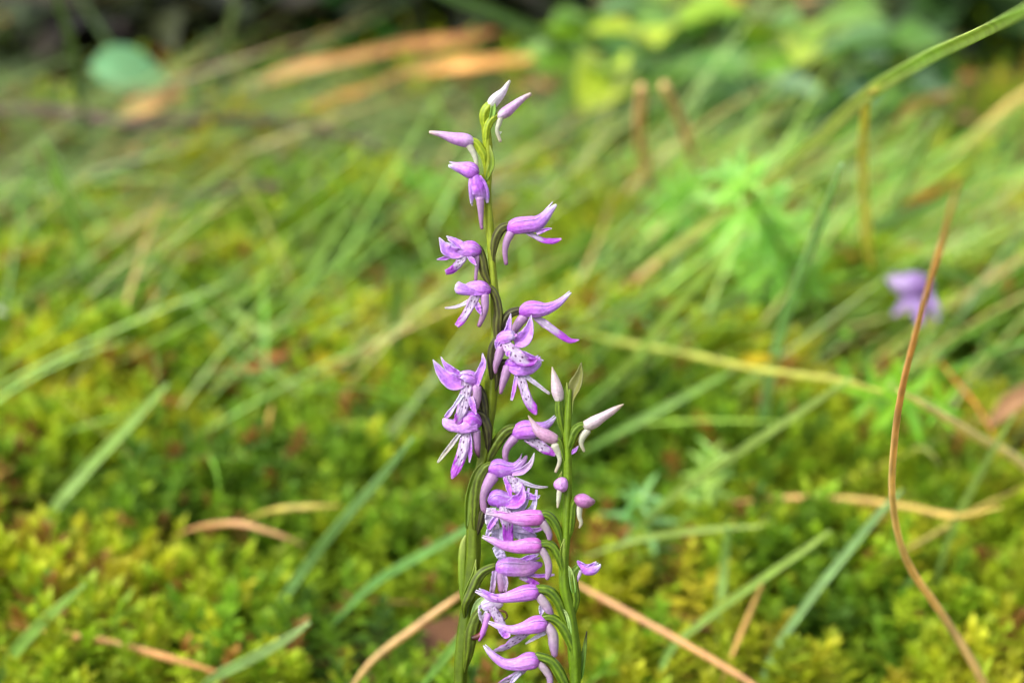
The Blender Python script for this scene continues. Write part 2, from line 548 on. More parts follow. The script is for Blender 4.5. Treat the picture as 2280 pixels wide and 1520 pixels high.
def zone(d0, d1, x0, x1):
    def f():
        d = random.uniform(d0, d1)
        return (random.uniform(x0, x1) * d, d - .33)
    return f
def az_side():      # mostly lying across, both ways
    return random.choice((0, math.pi)) + random.gauss(0, .45)
def az_right():     # leaning one way, as if combed
    return random.gauss(.15, .4) if random.random() < .75 else random.uniform(0, 6.28)
GREY = [(96, 118, 62), (108, 132, 68), (82, 108, 54), (120, 140, 82), (104, 140, 60), (146, 138, 84), (128, 106, 72)]
FRESH = [(116, 164, 52), (132, 178, 62), (98, 150, 52), (122, 164, 80), (144, 178, 70), (168, 170, 84), (176, 150, 92)]
def pick(cols):
    def f():
        return lin(random.choices(cols, (4, 4, 4, 3, 3, 1.3, 1.0))[0]) * random.uniform(.45, 1.35)
    return f
for N, pf, lr, wr, tl, ar, az, cols, lab in (
        (760, zone(.76, .98, -.36, .08), (.07, .17), (.0016, .0032), (62, 86), (-8, 22), az_side, GREY, 'tangle of grey-green grass lying flat around the fallen twig'),
        (430, zone(.68, .86, .02, .34), (.05, .10), (.0014, .0030), (50, 80), (0, 30), az_right, FRESH, 'fresh green grass leaning under the leafy shrubs'),
        (620, zone(.58, .84, .00, .33), (.04, .13), (.0009, .0020), (35, 75), (5, 45), az_right, FRESH, 'thin fresh grass growing round the bedstraw'),
        (560, zone(.54, .84, -.33, .05), (.03, .12), (.0008, .0018), (30, 80), (5, 60), None, FRESH, 'sparse thin grass growing through the moss'),
        (320, zone(.54, .82, -.32, .32), (.05, .13), (.0008, .0014), (38, 78), (-5, 18), lambda: az_right() if random.random() < .7 else az_side(), [(150, 178, 96), (136, 168, 84), (120, 158, 80), (160, 180, 110), (176, 176, 104), (196, 166, 104), (186, 150, 96)], 'long thin grass leaning one way over the moss'),
        (420, zone(.72, 1.3, .34, .75), (.06, .14), (.0018, .0034), (45, 80), (0, 30), az_right, FRESH, 'loose fresh grass off to the side of the bedstraw'),
        (420, zone(.72, 1.3, -.75, -.34), (.06, .15), (.0018, .0034), (55, 84), (0, 25), az_side, GREY, 'loose grey-green grass off to the side of the fallen twig'),
        (800, zone(1.5, 2.8, -.80, .80), (.10, .24), (.003, .006), (5, 50), (20, 90), None, [(44, 56, 30), (52, 64, 34), (36, 48, 28), (58, 62, 38), (50, 42, 32), (62, 54, 42), (54, 44, 36)], 'tall grass coloured dark as if shaded at the back of the clearing')):  # back grass colours darkened to paint the deep shade there
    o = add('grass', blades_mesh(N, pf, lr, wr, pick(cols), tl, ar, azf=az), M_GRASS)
    o['kind'] = 'stuff'
    tag(o, lab, 'grass')

def litter():
    V, F, C = [], [], []
    b = 0
    for i in range(1500):
        d = random.uniform(.45, 1.7)
        x, y = random.uniform(-.36, .36) * d, d - .33
        z = float(ground_h(x, y)) + random.uniform(.003, .016)
        az = random.uniform(0, 6.28)
        needle = random.random() < .5
        L = random.uniform(.02, .05) if needle else random.uniform(.010, .028)
        wd = random.uniform(.0007, .0013) if needle else L * random.uniform(.35, .6)
        dr = np.array([math.cos(az), math.sin(az), random.uniform(-.2, .3)]); s = np.array([-math.sin(az), math.cos(az), random.uniform(-.3, .3)])
        p = np.array([x, y, z])
        up = np.array([0, 0, 1.0])
        V += [p - dr * L / 2, p + s * wd / 2 + up * wd * .2, p - s * wd / 2 + up * wd * .2, p + dr * L / 2 + up * L * .1]
        F += [(b, b + 1, b + 3, b + 2)]
        c = lin(random.choice([(150, 92, 48), (172, 116, 66), (120, 76, 44), (186, 140, 92), (140, 84, 36), (98, 66, 44)])) * random.uniform(.7, 1.1)
        C += [c] * 4
        b += 4
    o = add('leaf_litter', build_mesh('leaf_litter', np.array(V), np.array(F), np.array(C), smooth=False), M_DRY)
    o['kind'] = 'stuff'
    tag(o, 'brown dead leaves and needles lying among the moss', 'leaf litter')
litter()

# ------------------------------------------------------------------ single grass blades and stalks one can pick out
def solid(o, th):
    md = o.modifiers.new('thickness', 'SOLIDIFY')
    md.thickness = th
    md.offset = 0
    return o

def lift(c, k=1.06):
    return tuple(min(238, int(a * k)) for a in c)

def blade(name, pts, label, cat, group=None, c0=(120, 150, 70), c1=None, fold=.25, mat=None, roll=0.0, round_=False, th=0.0003):
    """pts rows: photo x, y, height above the ground in metres, width in photo pixels."""
    c1 = c1 or c0
    c0, c1 = lift(c0), lift(c1)
    W = []
    for (x, y, h, wpx) in pts:
        p = at_h(x, y, h)
        W.append([*p, wpx * (.62 if round_ else .68) * np.dot(p - CAM, FWD) / FPX])
    W = np.array(W)
    if mat is None:
        W[0, 3] *= .35
        if pts[0][2] < .015:
            W[0, 2] -= .006
        if round_:
            W[-1, 3] *= .45
    sd_ = random.random() * 90
    def cf(U, V, prof):
        t = np.clip(U + (fbm(U * 6 + sd_, V * .5 + sd_, 2) - .5) * .9, 0, 1)
        c = ramp([(0, c0), (1, c1)], t)
        k = 1 + (fbm(U * 26 + sd_, V * 3, 3) - .5) * (1.0 if round_ else .5)
        if not round_:
            k = k * (1 + .16 * np.clip(1 - np.abs(V) * 5, 0, 1))
        return c * k[..., None]
    base = W[0, :3].copy()
    W[:, :3] -= base
    if round_:
        W[:, 3] *= .5
        v, f, c = tube(W, cf, n=40, m=8, jitter=.06)
    else:
        v, f, c = ribbon(W, cf, n=40, m=5, cup=fold, ruffle=.04, roll=roll)
    o = add(name, build_mesh(name, v, f, c), mat or M_GRASS)
    o.location = base
    if not round_:
        solid(o, th)
    return tag(o, label, cat, group)

GRN, PGR, BLU, TAN, YEL, PNK = (112, 150, 62), (138, 166, 88), (112, 150, 96), (186, 152, 96), (188, 178, 84), (198, 162, 120)
G_PALE = 'pale green grass blades leaning over the moss'
B = blade
# the tall stalks beside the second purple flower
B('grass_stalk', [(2290, 1700, .0, 30), (2190, 1520, .035, 29), (2100, 1370, .055, 28), (2020, 1250, .075, 27), (1988, 1120, .095, 26), (1992, 980, .115, 25), (2010, 860, .13, 24), (2050, 700, .15, 22), (2100, 530, .17, 20), (2132, 405, .185, 17)],
  'tan dry grass stalk bending in a long S past a blurred purple flower', 'grass stalk', None, (232, 200, 140), (214, 164, 106), round_=True)
B('grass_stalk', [(1990, 690, .015, 20), (1965, 650, .028, 24), (1938, 580, .045, 30), (1926, 470, .07, 32), (1922, 340, .10, 32), (1930, 225, .132, 28), (1955, 196, .142, 20)],
  'upright yellow grass stalk bent over at its top node', 'grass stalk', None, (214, 196, 96), (212, 204, 110), round_=True)
B('grass_strand', [(1330, 690, .02, 18), (1440, 600, .035, 22), (1560, 510, .055, 28), (1700, 410, .08, 32), (1800, 330, .105, 36), (1930, 212, .136, 42), (2060, 132, .158, 44), (2180, 75, .178, 40), (2300, 15, .198, 34)],
  'long green grass blade slanting across the bend of the yellow stalk', 'grass blade', None, (184, 186, 104), (166, 200, 104))
B('grass_stalk', [(2480, 1160, .01, 28), (2280, 1035, .04, 32), (2180, 975, .055, 30), (2090, 920, .068, 28), (2000, 868, .08, 22)],
  'thick pale pinkish straw joining the tan stalk from one side', 'grass stalk', None, (238, 206, 166), (220, 206, 140), round_=True)
B('grass_stalk', [(1270, 735, .03, 20), (1400, 765, .04, 26), (1540, 790, .048, 26), (1650, 815, .052, 22), (1760, 832, .055, 26), (1870, 848, .06, 26), (1965, 872, .07, 20)],
  'yellow-green straw lying level and ending at the tan stalk', 'grass stalk', None, (142, 160, 66), (184, 180, 84), round_=True)
B('grass_stalk', [(1648, 1000, .012, 24), (1655, 920, .024, 26), (1662, 850, .04, 20)],
  'short pale green stub standing under the level straw', 'grass stalk', None, (158, 176, 84), (170, 176, 92), round_=True)
B('grass_stalk', [(1625, 1118, .024, 14), (1760, 1108, .028, 22), (1900, 1112, .03, 24), (2020, 1128, .032, 24), (2130, 1148, .034, 24), (2230, 1128, .04, 18)],
  'straight tan straw lying level across the lower moss behind the tan stalk', 'grass stalk', None, (182, 136, 84), (190, 172, 84), round_=True)
B('grass_stalk', [(1270, 1290, .035, 16), (1330, 1325, .034, 22), (1430, 1380, .032, 24), (1530, 1435, .03, 24), (1640, 1500, .028, 24), (1720, 1550, .026, 20)],
  'pinkish tan straw slanting down to the moss behind the smaller orchid', 'grass stalk', None, (196, 152, 108), (186, 138, 84), round_=True)
B('grass_strand', [(1455, 1560, .012, 14), (1485, 1460, .02, 20), (1570, 1380, .028, 22), (1680, 1300, .034, 22), (1790, 1225, .04, 20), (1850, 1180, .045, 10)],
  'thin green grass blade arching over the pinkish tan straw', 'grass blade', None, (122, 160, 70), (136, 160, 70))
B('grass_strand', [(1660, 1570, .008, 14), (1720, 1460, .02, 22), (1800, 1340, .03, 24), (1890, 1225, .04, 24), (1960, 1140, .046, 20), (2010, 1090, .05, 8)],
  'straight grey-green grass blade slanting up towards the level tan straw', 'grass blade', None, (118, 152, 86), (126, 160, 98))
B('grass_stalk', [(1605, 1520, .02, 14), (1650, 1410, .026, 20), (1680, 1340, .03, 18), (1705, 1280, .034, 12)],
  'short thin tan straw crossing the pinkish tan straw', 'grass stalk', None, (196, 152, 92), (170, 140, 72), round_=True)
B('grass_strand', [(1600, 1430, .008, 20), (1604, 1350, .018, 26), (1612, 1260, .028, 28), (1622, 1170, .04, 14)],
  'short pale upright grass blade between the two crossing straws', 'grass blade', None, (142, 164, 88), (132, 166, 84))
B('grass_strand', [(1690, 1050, .01, 18), (1696, 960, .025, 26), (1712, 850, .045, 30), (1742, 730, .065, 30), (1790, 590, .09, 28), (1840, 460, .112, 26), (1875, 365, .13, 8)],
  'tall grey-blue grass blade rising through the level yellow-green straw', 'grass blade', None, (150, 190, 130), (176, 204, 160))
B('grass_strand', [(1985, 520, .02, 20), (2010, 420, .045, 28), (2050, 330, .07, 28), (2090, 262, .09, 10)],
  'grey-blue grass blade behind the tip of the tan stalk', 'grass blade', None, (160, 186, 146), (176, 196, 166))
B('dry_leaf', [(1996, 278, .03, 16), (2030, 240, .04, 42), (2075, 218, .048, 40), (2130, 205, .052, 14)],
  'pale tan curled dry leaf under the slanting green blade', 'dead leaf', None, (200, 168, 116), (190, 142, 90), mat=M_DRY)
B('dead_stem', [(1460, 460, .012, 26), (1436, 380, .034, 36), (1424, 290, .062, 38), (1428, 195, .09, 30)],
  'upright tan dead stem under the bright leafy shrub', 'dead stem', None, (216, 180, 126), (222, 176, 130), round_=True, mat=M_DRY)
B('dead_stem', [(1570, 440, .012, 26), (1548, 365, .036, 38), (1522, 285, .06, 40), (1478, 190, .088, 28)],
  'pale leaning dead stem under the bright leafy shrub', 'dead stem', None, (226, 190, 146), (212, 176, 124), round_=True, mat=M_DRY)
B('dry_leaf', [(1990, 482, .02, 10), (2040, 446, .032, 30), (2090, 420, .04, 28), (2138, 398, .05, 8)],
  'narrow orange dry leaf at the tip of the tan stalk', 'dead leaf', None, (196, 116, 40), (186, 102, 40), mat=M_DRY)
B('grass_strand', [(2330, 745, .015, 20), (2220, 670, .03, 28), (2130, 615, .042, 28), (2050, 575, .05, 8)],
  'green grass blade slanting down beyond the blurred purple flower', 'grass blade', None, (104, 142, 62), (122, 158, 78))
B('grass_stalk', [(1270, 665, .012, 14), (1340, 620, .018, 22), (1440, 540, .028, 26), (1530, 455, .04, 22), (1580, 400, .05, 10)],
  'tan straw slanting up to the bright green bedstraw', 'grass stalk', None, (150, 142, 70), (180, 150, 96), round_=True)
B('grass_stalk', [(1330, 700, .02, 12), (1400, 640, .03, 24), (1500, 560, .042, 26), (1580, 505, .05, 14)],
  'pinkish dry straw lying beside the bright green bedstraw', 'grass stalk', None, (170, 136, 74), (196, 160, 112), round_=True)
B('grass_stalk', [(1900, 565, .02, 10), (2020, 545, .03, 14), (1990, 610, .035, 16), (1900, 590, .03, 10)][:2] + [(2110, 600, .03, 12)],
  'thin reddish stem near the base of the yellow stalk', 'grass stalk', None, (150, 92, 52), (160, 100, 60), round_=True)
B('grass_stalk', [(2120, 345, .03, 14), (2190, 285, .045, 30), (2260, 225, .06, 32), (2320, 180, .07, 14)],
  'pale tan straw slanting up behind the tip of the S-shaped stalk', 'grass stalk', None, (206, 176, 110), (212, 190, 120), round_=True)
B('dry_leaf', [(2200, 950, .03, 14), (2240, 905, .036, 60), (2290, 870, .04, 56), (2330, 850, .042, 14)],
  'pinkish brown dead leaf beyond the thick pale straw', 'dead leaf', None, (160, 122, 88), (140, 104, 72), mat=M_DRY)
B('grass_stalk', [(2090, 800, .05, 5), (2130, 850, .046, 9), (2180, 910, .042, 9), (2220, 985, .036, 5)],
  'thin orange stem slanting down over the thick pale straw', 'grass stalk', None, (206, 120, 60), (190, 110, 56), round_=True)
B('grass_strand', [(1340, 1230, .01, 14), (1480, 1120, .03, 20), (1640, 1010, .05, 22), (1800, 905, .066, 20), (1900, 840, .076, 8)],
  'long olive-green strand slanting up between the bedstraw sprigs to the level straw', 'grass blade', None, (132, 158, 76), (150, 172, 90))
B('grass_strand', [(2060, 1330, .01, 12), (2120, 1180, .03, 20), (2190, 1040, .048, 20), (2260, 920, .062, 8)],
  'dull green strand rising from the moss beside the S-shaped stalk', 'grass blade', None, (118, 146, 66), (132, 156, 76))
B('grass_strand', [(1310, 900, .02, 12), (1400, 810, .04, 22), (1500, 690, .062, 24), (1590, 590, .08, 20), (1650, 520, .09, 8)],
  'yellow-green strand slanting up across the level straw into the bedstraw', 'grass blade', None, (156, 176, 80), (150, 180, 84))
# arching blades of one look over the moss
for lab, pts, a, b in (
        ('pale green grass strand slanting over the moss well away from other strands', [(40, 1240, .008, 18), (110, 1150, .02, 28), (200, 1040, .032, 30), (290, 945, .044, 28), (375, 855, .056, 8)], (124, 158, 72), (146, 176, 96)),
        ('long blue-green grass strand slanting over the moss behind the arched tan straws', [(560, 1450, .006, 16), (610, 1370, .018, 24), (690, 1250, .034, 28), (770, 1150, .05, 28), (850, 1060, .062, 26), (920, 975, .074, 8)], (110, 148, 78), (124, 160, 96)),
        ('blue-green grass strand whose tip reaches the tall orchid stem', [(740, 1390, .016, 14), (830, 1300, .028, 24), (930, 1240, .038, 26), (1060, 1165, .05, 22), (1130, 1120, .055, 8)], (104, 152, 78), (118, 160, 88)),
        ('broad pale grass strand pointing at the loose straw by the tall orchid', [(400, 1560, .012, 18), (470, 1515, .02, 30), (560, 1465, .03, 32), (640, 1420, .04, 26), (690, 1385, .045, 8)], (130, 164, 96), (148, 172, 112)),
        ('short green grass strand beside the long bowed tan straw', [(-40, 1540, .01, 20), (20, 1470, .022, 34), (100, 1380, .034, 34), (190, 1300, .046, 10)], (120, 160, 70), (140, 170, 84)),
        ('pale grass strand lying flat with its low end towards the moss', [(250, 490, .02, 12), (380, 585, .024, 28), (500, 680, .028, 32), (600, 750, .03, 14)], (116, 152, 74), (134, 160, 86)),
        ('tall pale grass strand bowed upright beside the pale round cap', [(220, 720, .01, 20), (195, 600, .032, 34), (160, 470, .06, 36), (125, 380, .078, 32), (95, 310, .09, 10)], (176, 200, 130), (160, 190, 116)),
        ('short upright pale grass strand behind the flowers of the tall orchid', [(880, 830, .01, 18), (880, 740, .03, 30), (884, 650, .05, 28), (890, 580, .064, 8)], (128, 162, 92), (134, 166, 98)),
        ('pale grass strand leaning in front of the flat grey-green tangle', [(640, 720, .012, 16), (690, 610, .03, 30), (740, 520, .045, 30), (790, 440, .06, 8)], (132, 166, 76), (142, 172, 84)),
        ('short fresh green strand leaning inside the bedstraw', [(1580, 660, .018, 14), (1640, 590, .03, 26), (1700, 520, .04, 26), (1750, 470, .05, 8)], (120, 164, 66), (136, 174, 78)),
        ('short green strand leaning close behind the tall orchid stem', [(930, 1540, .03, 16), (985, 1470, .04, 26), (1040, 1400, .05, 24), (1090, 1330, .06, 8)], (120, 164, 74), (134, 170, 90)),
        ('dark green strand passing behind the buds of the smaller orchid', [(1290, 1010, .02, 12), (1400, 950, .03, 22), (1530, 880, .04, 22), (1640, 820, .05, 8)], (104, 144, 62), (118, 152, 72)),
        ('thin olive strand lying level behind the smaller orchid', [(1300, 1240, .025, 12), (1420, 1200, .03, 18), (1560, 1180, .036, 18), (1700, 1170, .04, 8)], (124, 148, 66), (132, 152, 70)),
        ('green strand lying level behind the tip of the grey-blue strand', [(2290, 420, .02, 16), (2150, 440, .035, 28), (2020, 470, .045, 26), (1930, 520, .05, 8)], (110, 152, 70), (118, 156, 80)),
        ('fresh green strand leaning towards the blurred purple flower', [(2300, 850, .01, 18), (2210, 780, .025, 28), (2140, 730, .04, 24), (2080, 690, .05, 8)], (112, 158, 62), (128, 168, 74))):
    B('grass_strand', pts, lab, 'grass blade', G_PALE, a, b)
for lab, pts, a, b in (
        ('arched pinkish tan straw, lower of the two arched straws', [(380, 1195, .02, 12), (450, 1172, .026, 20), (530, 1165, .03, 24), (620, 1190, .028, 18), (680, 1215, .024, 10)], (170, 130, 80), (196, 156, 112)),
        ('arched yellowish straw, upper of the two arched straws', [(540, 1160, .02, 12), (610, 1135, .028, 20), (690, 1128, .03, 22), (760, 1125, .03, 10)], (168, 158, 72), (182, 164, 84)),
        ('stout tan straw slanting down from the tall orchid stem', [(760, 1560, .02, 14), (830, 1470, .028, 26), (920, 1400, .034, 28), (1010, 1335, .04, 22), (1060, 1300, .042, 8)], (178, 150, 90), (196, 152, 106)),
        ('long bowed tan straw lying on the bright moss', [(-20, 1385, .02, 16), (110, 1405, .024, 26), (250, 1430, .026, 26), (380, 1465, .024, 28), (500, 1500, .02, 14)], (190, 152, 80), (202, 150, 96)),
        ('upright ochre straw standing in the moss', [(560, 1120, .006, 14), (578, 1040, .016, 26), (596, 950, .03, 24), (606, 900, .036, 10)], (172, 136, 62), (180, 150, 76)),
        ('short upright yellow straw next to the ochre one', [(670, 1110, .006, 14), (690, 1050, .014, 26), (706, 1000, .024, 12)], (166, 160, 66), (172, 164, 74)),
        ('tan straw leaning against the grey-green grass tangle', [(180, 640, .01, 16), (240, 555, .02, 24), (300, 500, .03, 22), (350, 470, .034, 8)], (150, 130, 80), (176, 150, 100)),
        ('thin tan straw pointing at the spotted flowers of the tall orchid', [(940, 720, .03, 12), (860, 735, .026, 18), (780, 760, .022, 16), (720, 790, .018, 8)], (176, 150, 80), (168, 150, 72)),
        ('short level ochre straw on the moss beneath the slanting pale strand', [(20, 955, .012, 12), (90, 935, .018, 20), (180, 930, .02, 18), (250, 945, .018, 8)], (186, 150, 78), (176, 150, 72)),
        ('olive tan straw crossing behind the tan S-shaped stalk', [(1950, 1260, .02, 10), (2060, 1200, .028, 18), (2180, 1130, .034, 18), (2290, 1080, .036, 10)], (150, 140, 62), (170, 150, 76))):
    B('straw', pts, lab, 'straw', 'loose tan straws on the moss', a, b, round_=True)
# upper edge of the picture: tall blades in front of the dark undergrowth
for lab, pts, a, b in (
        ('tall dull grey-green strand standing beside the big pale teal leaf', [(190, 330, .02, 20), (182, 230, .05, 40), (165, 110, .09, 42), (128, -10, .12, 34), (90, -90, .15, 10)], (100, 120, 78), (112, 134, 92)),
        ('short dull green strand standing before the dark olive shrub', [(500, 130, .05, 18), (510, 70, .07, 32), (524, 10, .09, 34), (535, -60, .12, 10)], (104, 122, 70), (112, 130, 78)),
        ('long dull green strand arching over beyond the two orange dry leaves', [(1320, 140, .04, 14), (1230, 90, .06, 34), (1120, 40, .08, 38), (1000, -5, .10, 32), (900, -50, .12, 10)], (94, 128, 66), (104, 134, 78))):
    B('grass_strand', pts, lab, 'grass blade', 'grass blades before the dark undergrowth', a, b)

# dry strap leaves, fallen twig, dead leaves
DRY = [
    ([(555, 192, .02, 22), (660, 155, .03, 42), (780, 128, .036, 32), (900, 102, .04, 36), (1010, 90, .042, 38), (1110, 68, .044, 14)], 'long orange dry strap leaf lying above the grass, upper of two', (196, 142, 92), (150, 106, 62)),
    ([(630, 262, .018, 16), (740, 222, .026, 28), (840, 190, .03, 22), (930, 156, .034, 40), (1050, 142, .038, 46), (1190, 130, .04, 18)], 'long tan dry strap leaf ending behind the orchid tip, lower of two', (170, 122, 62), (198, 146, 82)),
    ([(255, 275, .02, 20), (300, 245, .026, 60), (350, 225, .028, 56), (410, 205, .028, 18)], 'small tan dead leaf on the fallen twig', (206, 160, 104), (186, 140, 88))]
for pts, lab, a, b in DRY:
    B('dry_leaf', pts, lab, 'dead leaf', None, a, b, mat=M_DRY, fold=.2)
B('fallen_twig', [(-80, 248, .034, 44), (120, 250, .036, 46), (300, 275, .038, 44), (450, 268, .038, 40), (600, 270, .036, 40), (760, 300, .034, 36), (900, 345, .03, 32), (1010, 380, .024, 24), (1100, 400, .02, 12)],
  'dark grey-brown fallen twig lying through the grass', 'twig', None, (76, 62, 58), (64, 52, 44), round_=True, mat=M_BARK)
B('fallen_twig', [(430, 436, .026, 20), (560, 415, .03, 34), (680, 420, .03, 32), (810, 434, .026, 16)],
  'short dark twig half hidden in the grass', 'twig', None, (70, 56, 56), (58, 50, 46), round_=True, mat=M_BARK)

# ------------------------------------------------------------------ leaf shapes for the shrubs and herbs
def leaf_mesh(name, c, aspect=.6, n=7, tooth=.0, fold=.18, droop=.25):
    V, F, C = [], [], []
    m = 5
    for i in range(n):
        u = i / (n - 1)
        wd = aspect * .5 * (math.sin(math.pi * min(1, u ** .75 * .97 + .015)) ** .8) + .002
        wd *= 1 + tooth * (1 if i % 2 else -1)
        for j in range(m):
            v = -1 + 2 * j / (m - 1)
            V.append((u, v * wd, abs(v) * wd * fold * 2 - droop * u * u + .02 * math.sin(9 * u + 2 * v)))
            k = 1.0 + (.18 if j == 2 else 0) + random.uniform(-.08, .08)
            C.append(lin(c) * k)
    return build_mesh(name, np.array(V), np.array(grid_faces(n, m, False)), np.array(C))

from mathutils import Matrix
def orient(d, up):
    x = Vector(d).normalized()
    z = Vector(up) - x * x.dot(Vector(up))
    z.normalize()
    y = z.cross(x)
    return Matrix((x, y, z)).transposed()

def leafy_plant(name, base, label, cat, cols, stems, leaves, Lr, aspect, hgt, spread, group=None, stem_c=(110, 120, 60), r=None, tooth=0.0, up_bias=.55, toward=None):
    r = r or random
    root = empty(name, base)
    tag(root, label, cat, group)
    meshes = []
    for c in cols:
        me = leaf_mesh('leaf', c, aspect, tooth=tooth)
        me.materials.append(M_LEAF)
        meshes.append(me)
    for s in range(stems):
        az = r.uniform(0, 6.28)
        sp = spread * r.uniform(.25, 1)
        H = hgt * r.uniform(.6, 1.05)
        top = np.array([math.cos(az) * sp, math.sin(az) * sp, H])
        if toward is not None:
            top[:2] += np.array(toward) * H
        pts = [[0, 0, -.004, .0018], [top[0] * .3, top[1] * .3, H * .45, .0015], [top[0] * .7, top[1] * .7, H * .8, .0011], [*top, .0006]]
        st = np.array(pts)
        v, f, c = tube(st, lambda U, T, p: np.ones(U.shape + (3,)) * lin(stem_c), n=12, m=6)
        add('stem', build_mesh('stem', v, f, c), M_STEM, root)
        q = spline(st, 30)[:, :3]
        for l in range(leaves):
            t = .12 + .88 * (l + r.random() * .6) / leaves
            p = q[min(29, int(t * 29))]
            a2 = l * 2.4 + az + r.uniform(-.5, .5)
            d = Vector((math.cos(a2), math.sin(a2), r.uniform(-.15, .5)))
            L = r.uniform(*Lr)
            o = add('leaf', r.choice(meshes), None, root)
            mt = orient(d, (r.uniform(-.5, .5), r.uniform(-.7, .2), 1)).to_4x4()
            o.matrix_local = Matrix.Translation(Vector(p)) @ mt @ Matrix.Diagonal((L, L, L, 1))
    return root

rb = random.Random(21)
BR = [(112, 158, 40), (140, 176, 44), (92, 142, 48), (120, 160, 74)]
DK = [(54, 86, 36), (66, 98, 40), (46, 74, 34), (78, 104, 56)]
MD = [(84, 132, 48), (98, 146, 52), (72, 118, 52), (104, 146, 86)]
def gb(x, y):
    p = at_h(x, y, 0.0)
    p[2] = float(ground_h(p[0], p[1]))
    return p
for (x, y, lab, cols, st, lv, Lr, asp, H, spd) in (
        (1570, 330, 'bright lime green leafy shrub above the two dead stems', BR + [(186, 206, 60)], 13, 9, (.022, .040), .72, .066, .085),
        (1400, 290, 'fresh green broad-leaved shrub next to the lime green one', BR + MD, 9, 8, (.022, .040), .7, .055, .06),
        (1800, 320, 'blue-green leafy shrub behind the slanting grass blade', MD + [(120, 160, 120)], 11, 8, (.024, .042), .7, .062, .08),
        (1690, 350, 'low dark green leafy plant at the foot of the lime shrub', DK + MD, 8, 6, (.02, .034), .7, .035, .06),
        (2150, 120, 'dark leafy shrub behind the raised end of the green blade', DK, 7, 8, (.03, .05), .6, .08, .09),
        (2310, 110, 'mid green leafy shrub at the raised end of the green blade', MD, 6, 8, (.03, .05), .6, .10, .07),
        (790, 150, 'grass-green leafy shrub behind the orange strap leaf', [(58, 120, 36), (70, 130, 44), (48, 100, 34)], 7, 8, (.026, .044), .5, .06, .06),
        (400, 165, 'dark olive shrub behind the big pale teal leaf', [(46, 54, 26), (56, 62, 30), (38, 44, 26)], 9, 9, (.026, .046), .4, .06, .09),  # dark shrubs from here on: shade of the undergrowth put into the leaf colours
        (30, 190, 'olive shrub standing in the grass beside the fallen twig', [(56, 74, 32), (48, 64, 30), (70, 80, 38)], 7, 8, (.025, .045), .4, .05, .07),
        (1020, 150, 'very dark shrub behind the tan strap leaf', [(40, 46, 28), (46, 54, 30), (50, 42, 32)], 9, 9, (.026, .048), .5, .06, .08),
        (590, 150, 'dark brownish shrub between the olive and grass-green shrubs', [(50, 46, 32), (42, 50, 30), (58, 50, 36)], 9, 9, (.026, .048), .45, .06, .08),
        (170, 150, 'dusky purple-brown shrub beyond the olive one', [(60, 48, 44), (52, 46, 36), (66, 58, 44)], 8, 8, (.028, .05), .45, .08, .10),
        (1240, 150, 'dark green shrub between the very dark one and the fresh green one', [(44, 62, 30), (52, 74, 34), (38, 52, 28)], 8, 8, (.026, .046), .5, .06, .07),
        (700, 70, 'tall murky shrub rising behind the brownish and grass-green shrubs', [(40, 48, 28), (48, 52, 32), (54, 48, 34)], 9, 9, (.03, .055), .5, .10, .16),
        (1960, 40, 'greyish green shrub far behind the blue-green one', [(80, 104, 72), (66, 88, 56), (92, 112, 84)], 7, 8, (.03, .055), .55, .10, .11)):
    leafy_plant('leafy_shrub', gb(x, y), lab, 'shrub', cols, st, lv, Lr, asp, H, spd, r=rb)
# broad pale leaf plant
root = leafy_plant('broadleaf_herb', gb(270, 235), 'low herb with one big pale teal leaf', 'herb', [(84, 130, 70)], 2, 3, (.015, .025), .6, .022, .02, r=rb)
me = leaf_mesh('leaf', (128, 186, 132), .62); me.materials.append(M_LEAF)
o = add('leaf', me, None, root)
pL = at_h(200, 150, .035) - np.array(root.location)
pR = at_h(385, 165, .03) - np.array(root.location)
dv = Vector(pR - pL)
o.matrix_local = Matrix.Translation(Vector(pL)) @ orient(dv, (0, -.75, .7)).to_4x4() @ Matrix.Diagonal((dv.length, dv.length, dv.length, 1))
o['label'] = 'big pale teal leaf'

# ------------------------------------------------------------------ bedstraw: whorls of narrow leaves
def bedstraw(path, label, whorls, Lleaf, c, nleaf=7):
    W = np.array([[*at_h(x, y, h), .0011] for (x, y, h) in path])
    base = W[0, :3].copy()
    W[:, :3] -= base
    root = empty('bedstraw_plant', base)
    tag(root, label, 'herb', None)
    v, f, cc = tube(W, lambda U, T, p: np.ones(U.shape + (3,)) * lin((136, 178, 60)), n=30, m=6)
    add('stem', build_mesh('stem', v, f, cc), M_STEM, root)
    mes = []
    for k in range(3):
        me = leaf_mesh('leaf', tuple(int(a * s) for a, s in zip(c, ((1, 1, 1), (.86, .93, .9), (1.1, 1.06, 1.1))[k])), .22, n=6, droop=.2)
        me.materials.append(M_LEAF); mes.append(me)
    q = spline(W, 60)[:, :3]
    for w_ in range(whorls):
        i = int((0.2 + .8 * w_ / max(1, whorls - 1)) * 59)
        i = min(i, 59)
        t = Vector(q[min(59, i + 1)] - q[max(0, i - 1)]).normalized()
        a = t.orthogonal().normalized(); b = t.cross(a)
        for l in range(nleaf):
            an = 6.283 * l / nleaf + rb.uniform(-.15, .15)
            d = a * math.cos(an) + b * math.sin(an) + t * rb.uniform(.1, .5)
            L = Lleaf * rb.uniform(.75, 1.15) * (1.0 if w_ < whorls - 1 else .7)
            o = add('leaf', rb.choice(mes), None, root)
            o.matrix_local = Matrix.Translation(Vector(q[i])) @ orient(d, t).to_4x4() @ Matrix.Diagonal((L, L, L, 1))
    return root
bedstraw([(1900, 830, .006), (1850, 750, .02), (1800, 655, .034), (1745, 560, .05), (1690, 470, .066), (1645, 400, .08)], 'bright green bedstraw with whorled narrow leaves beside the grey-blue blade', 6, .017, (120, 182, 44))
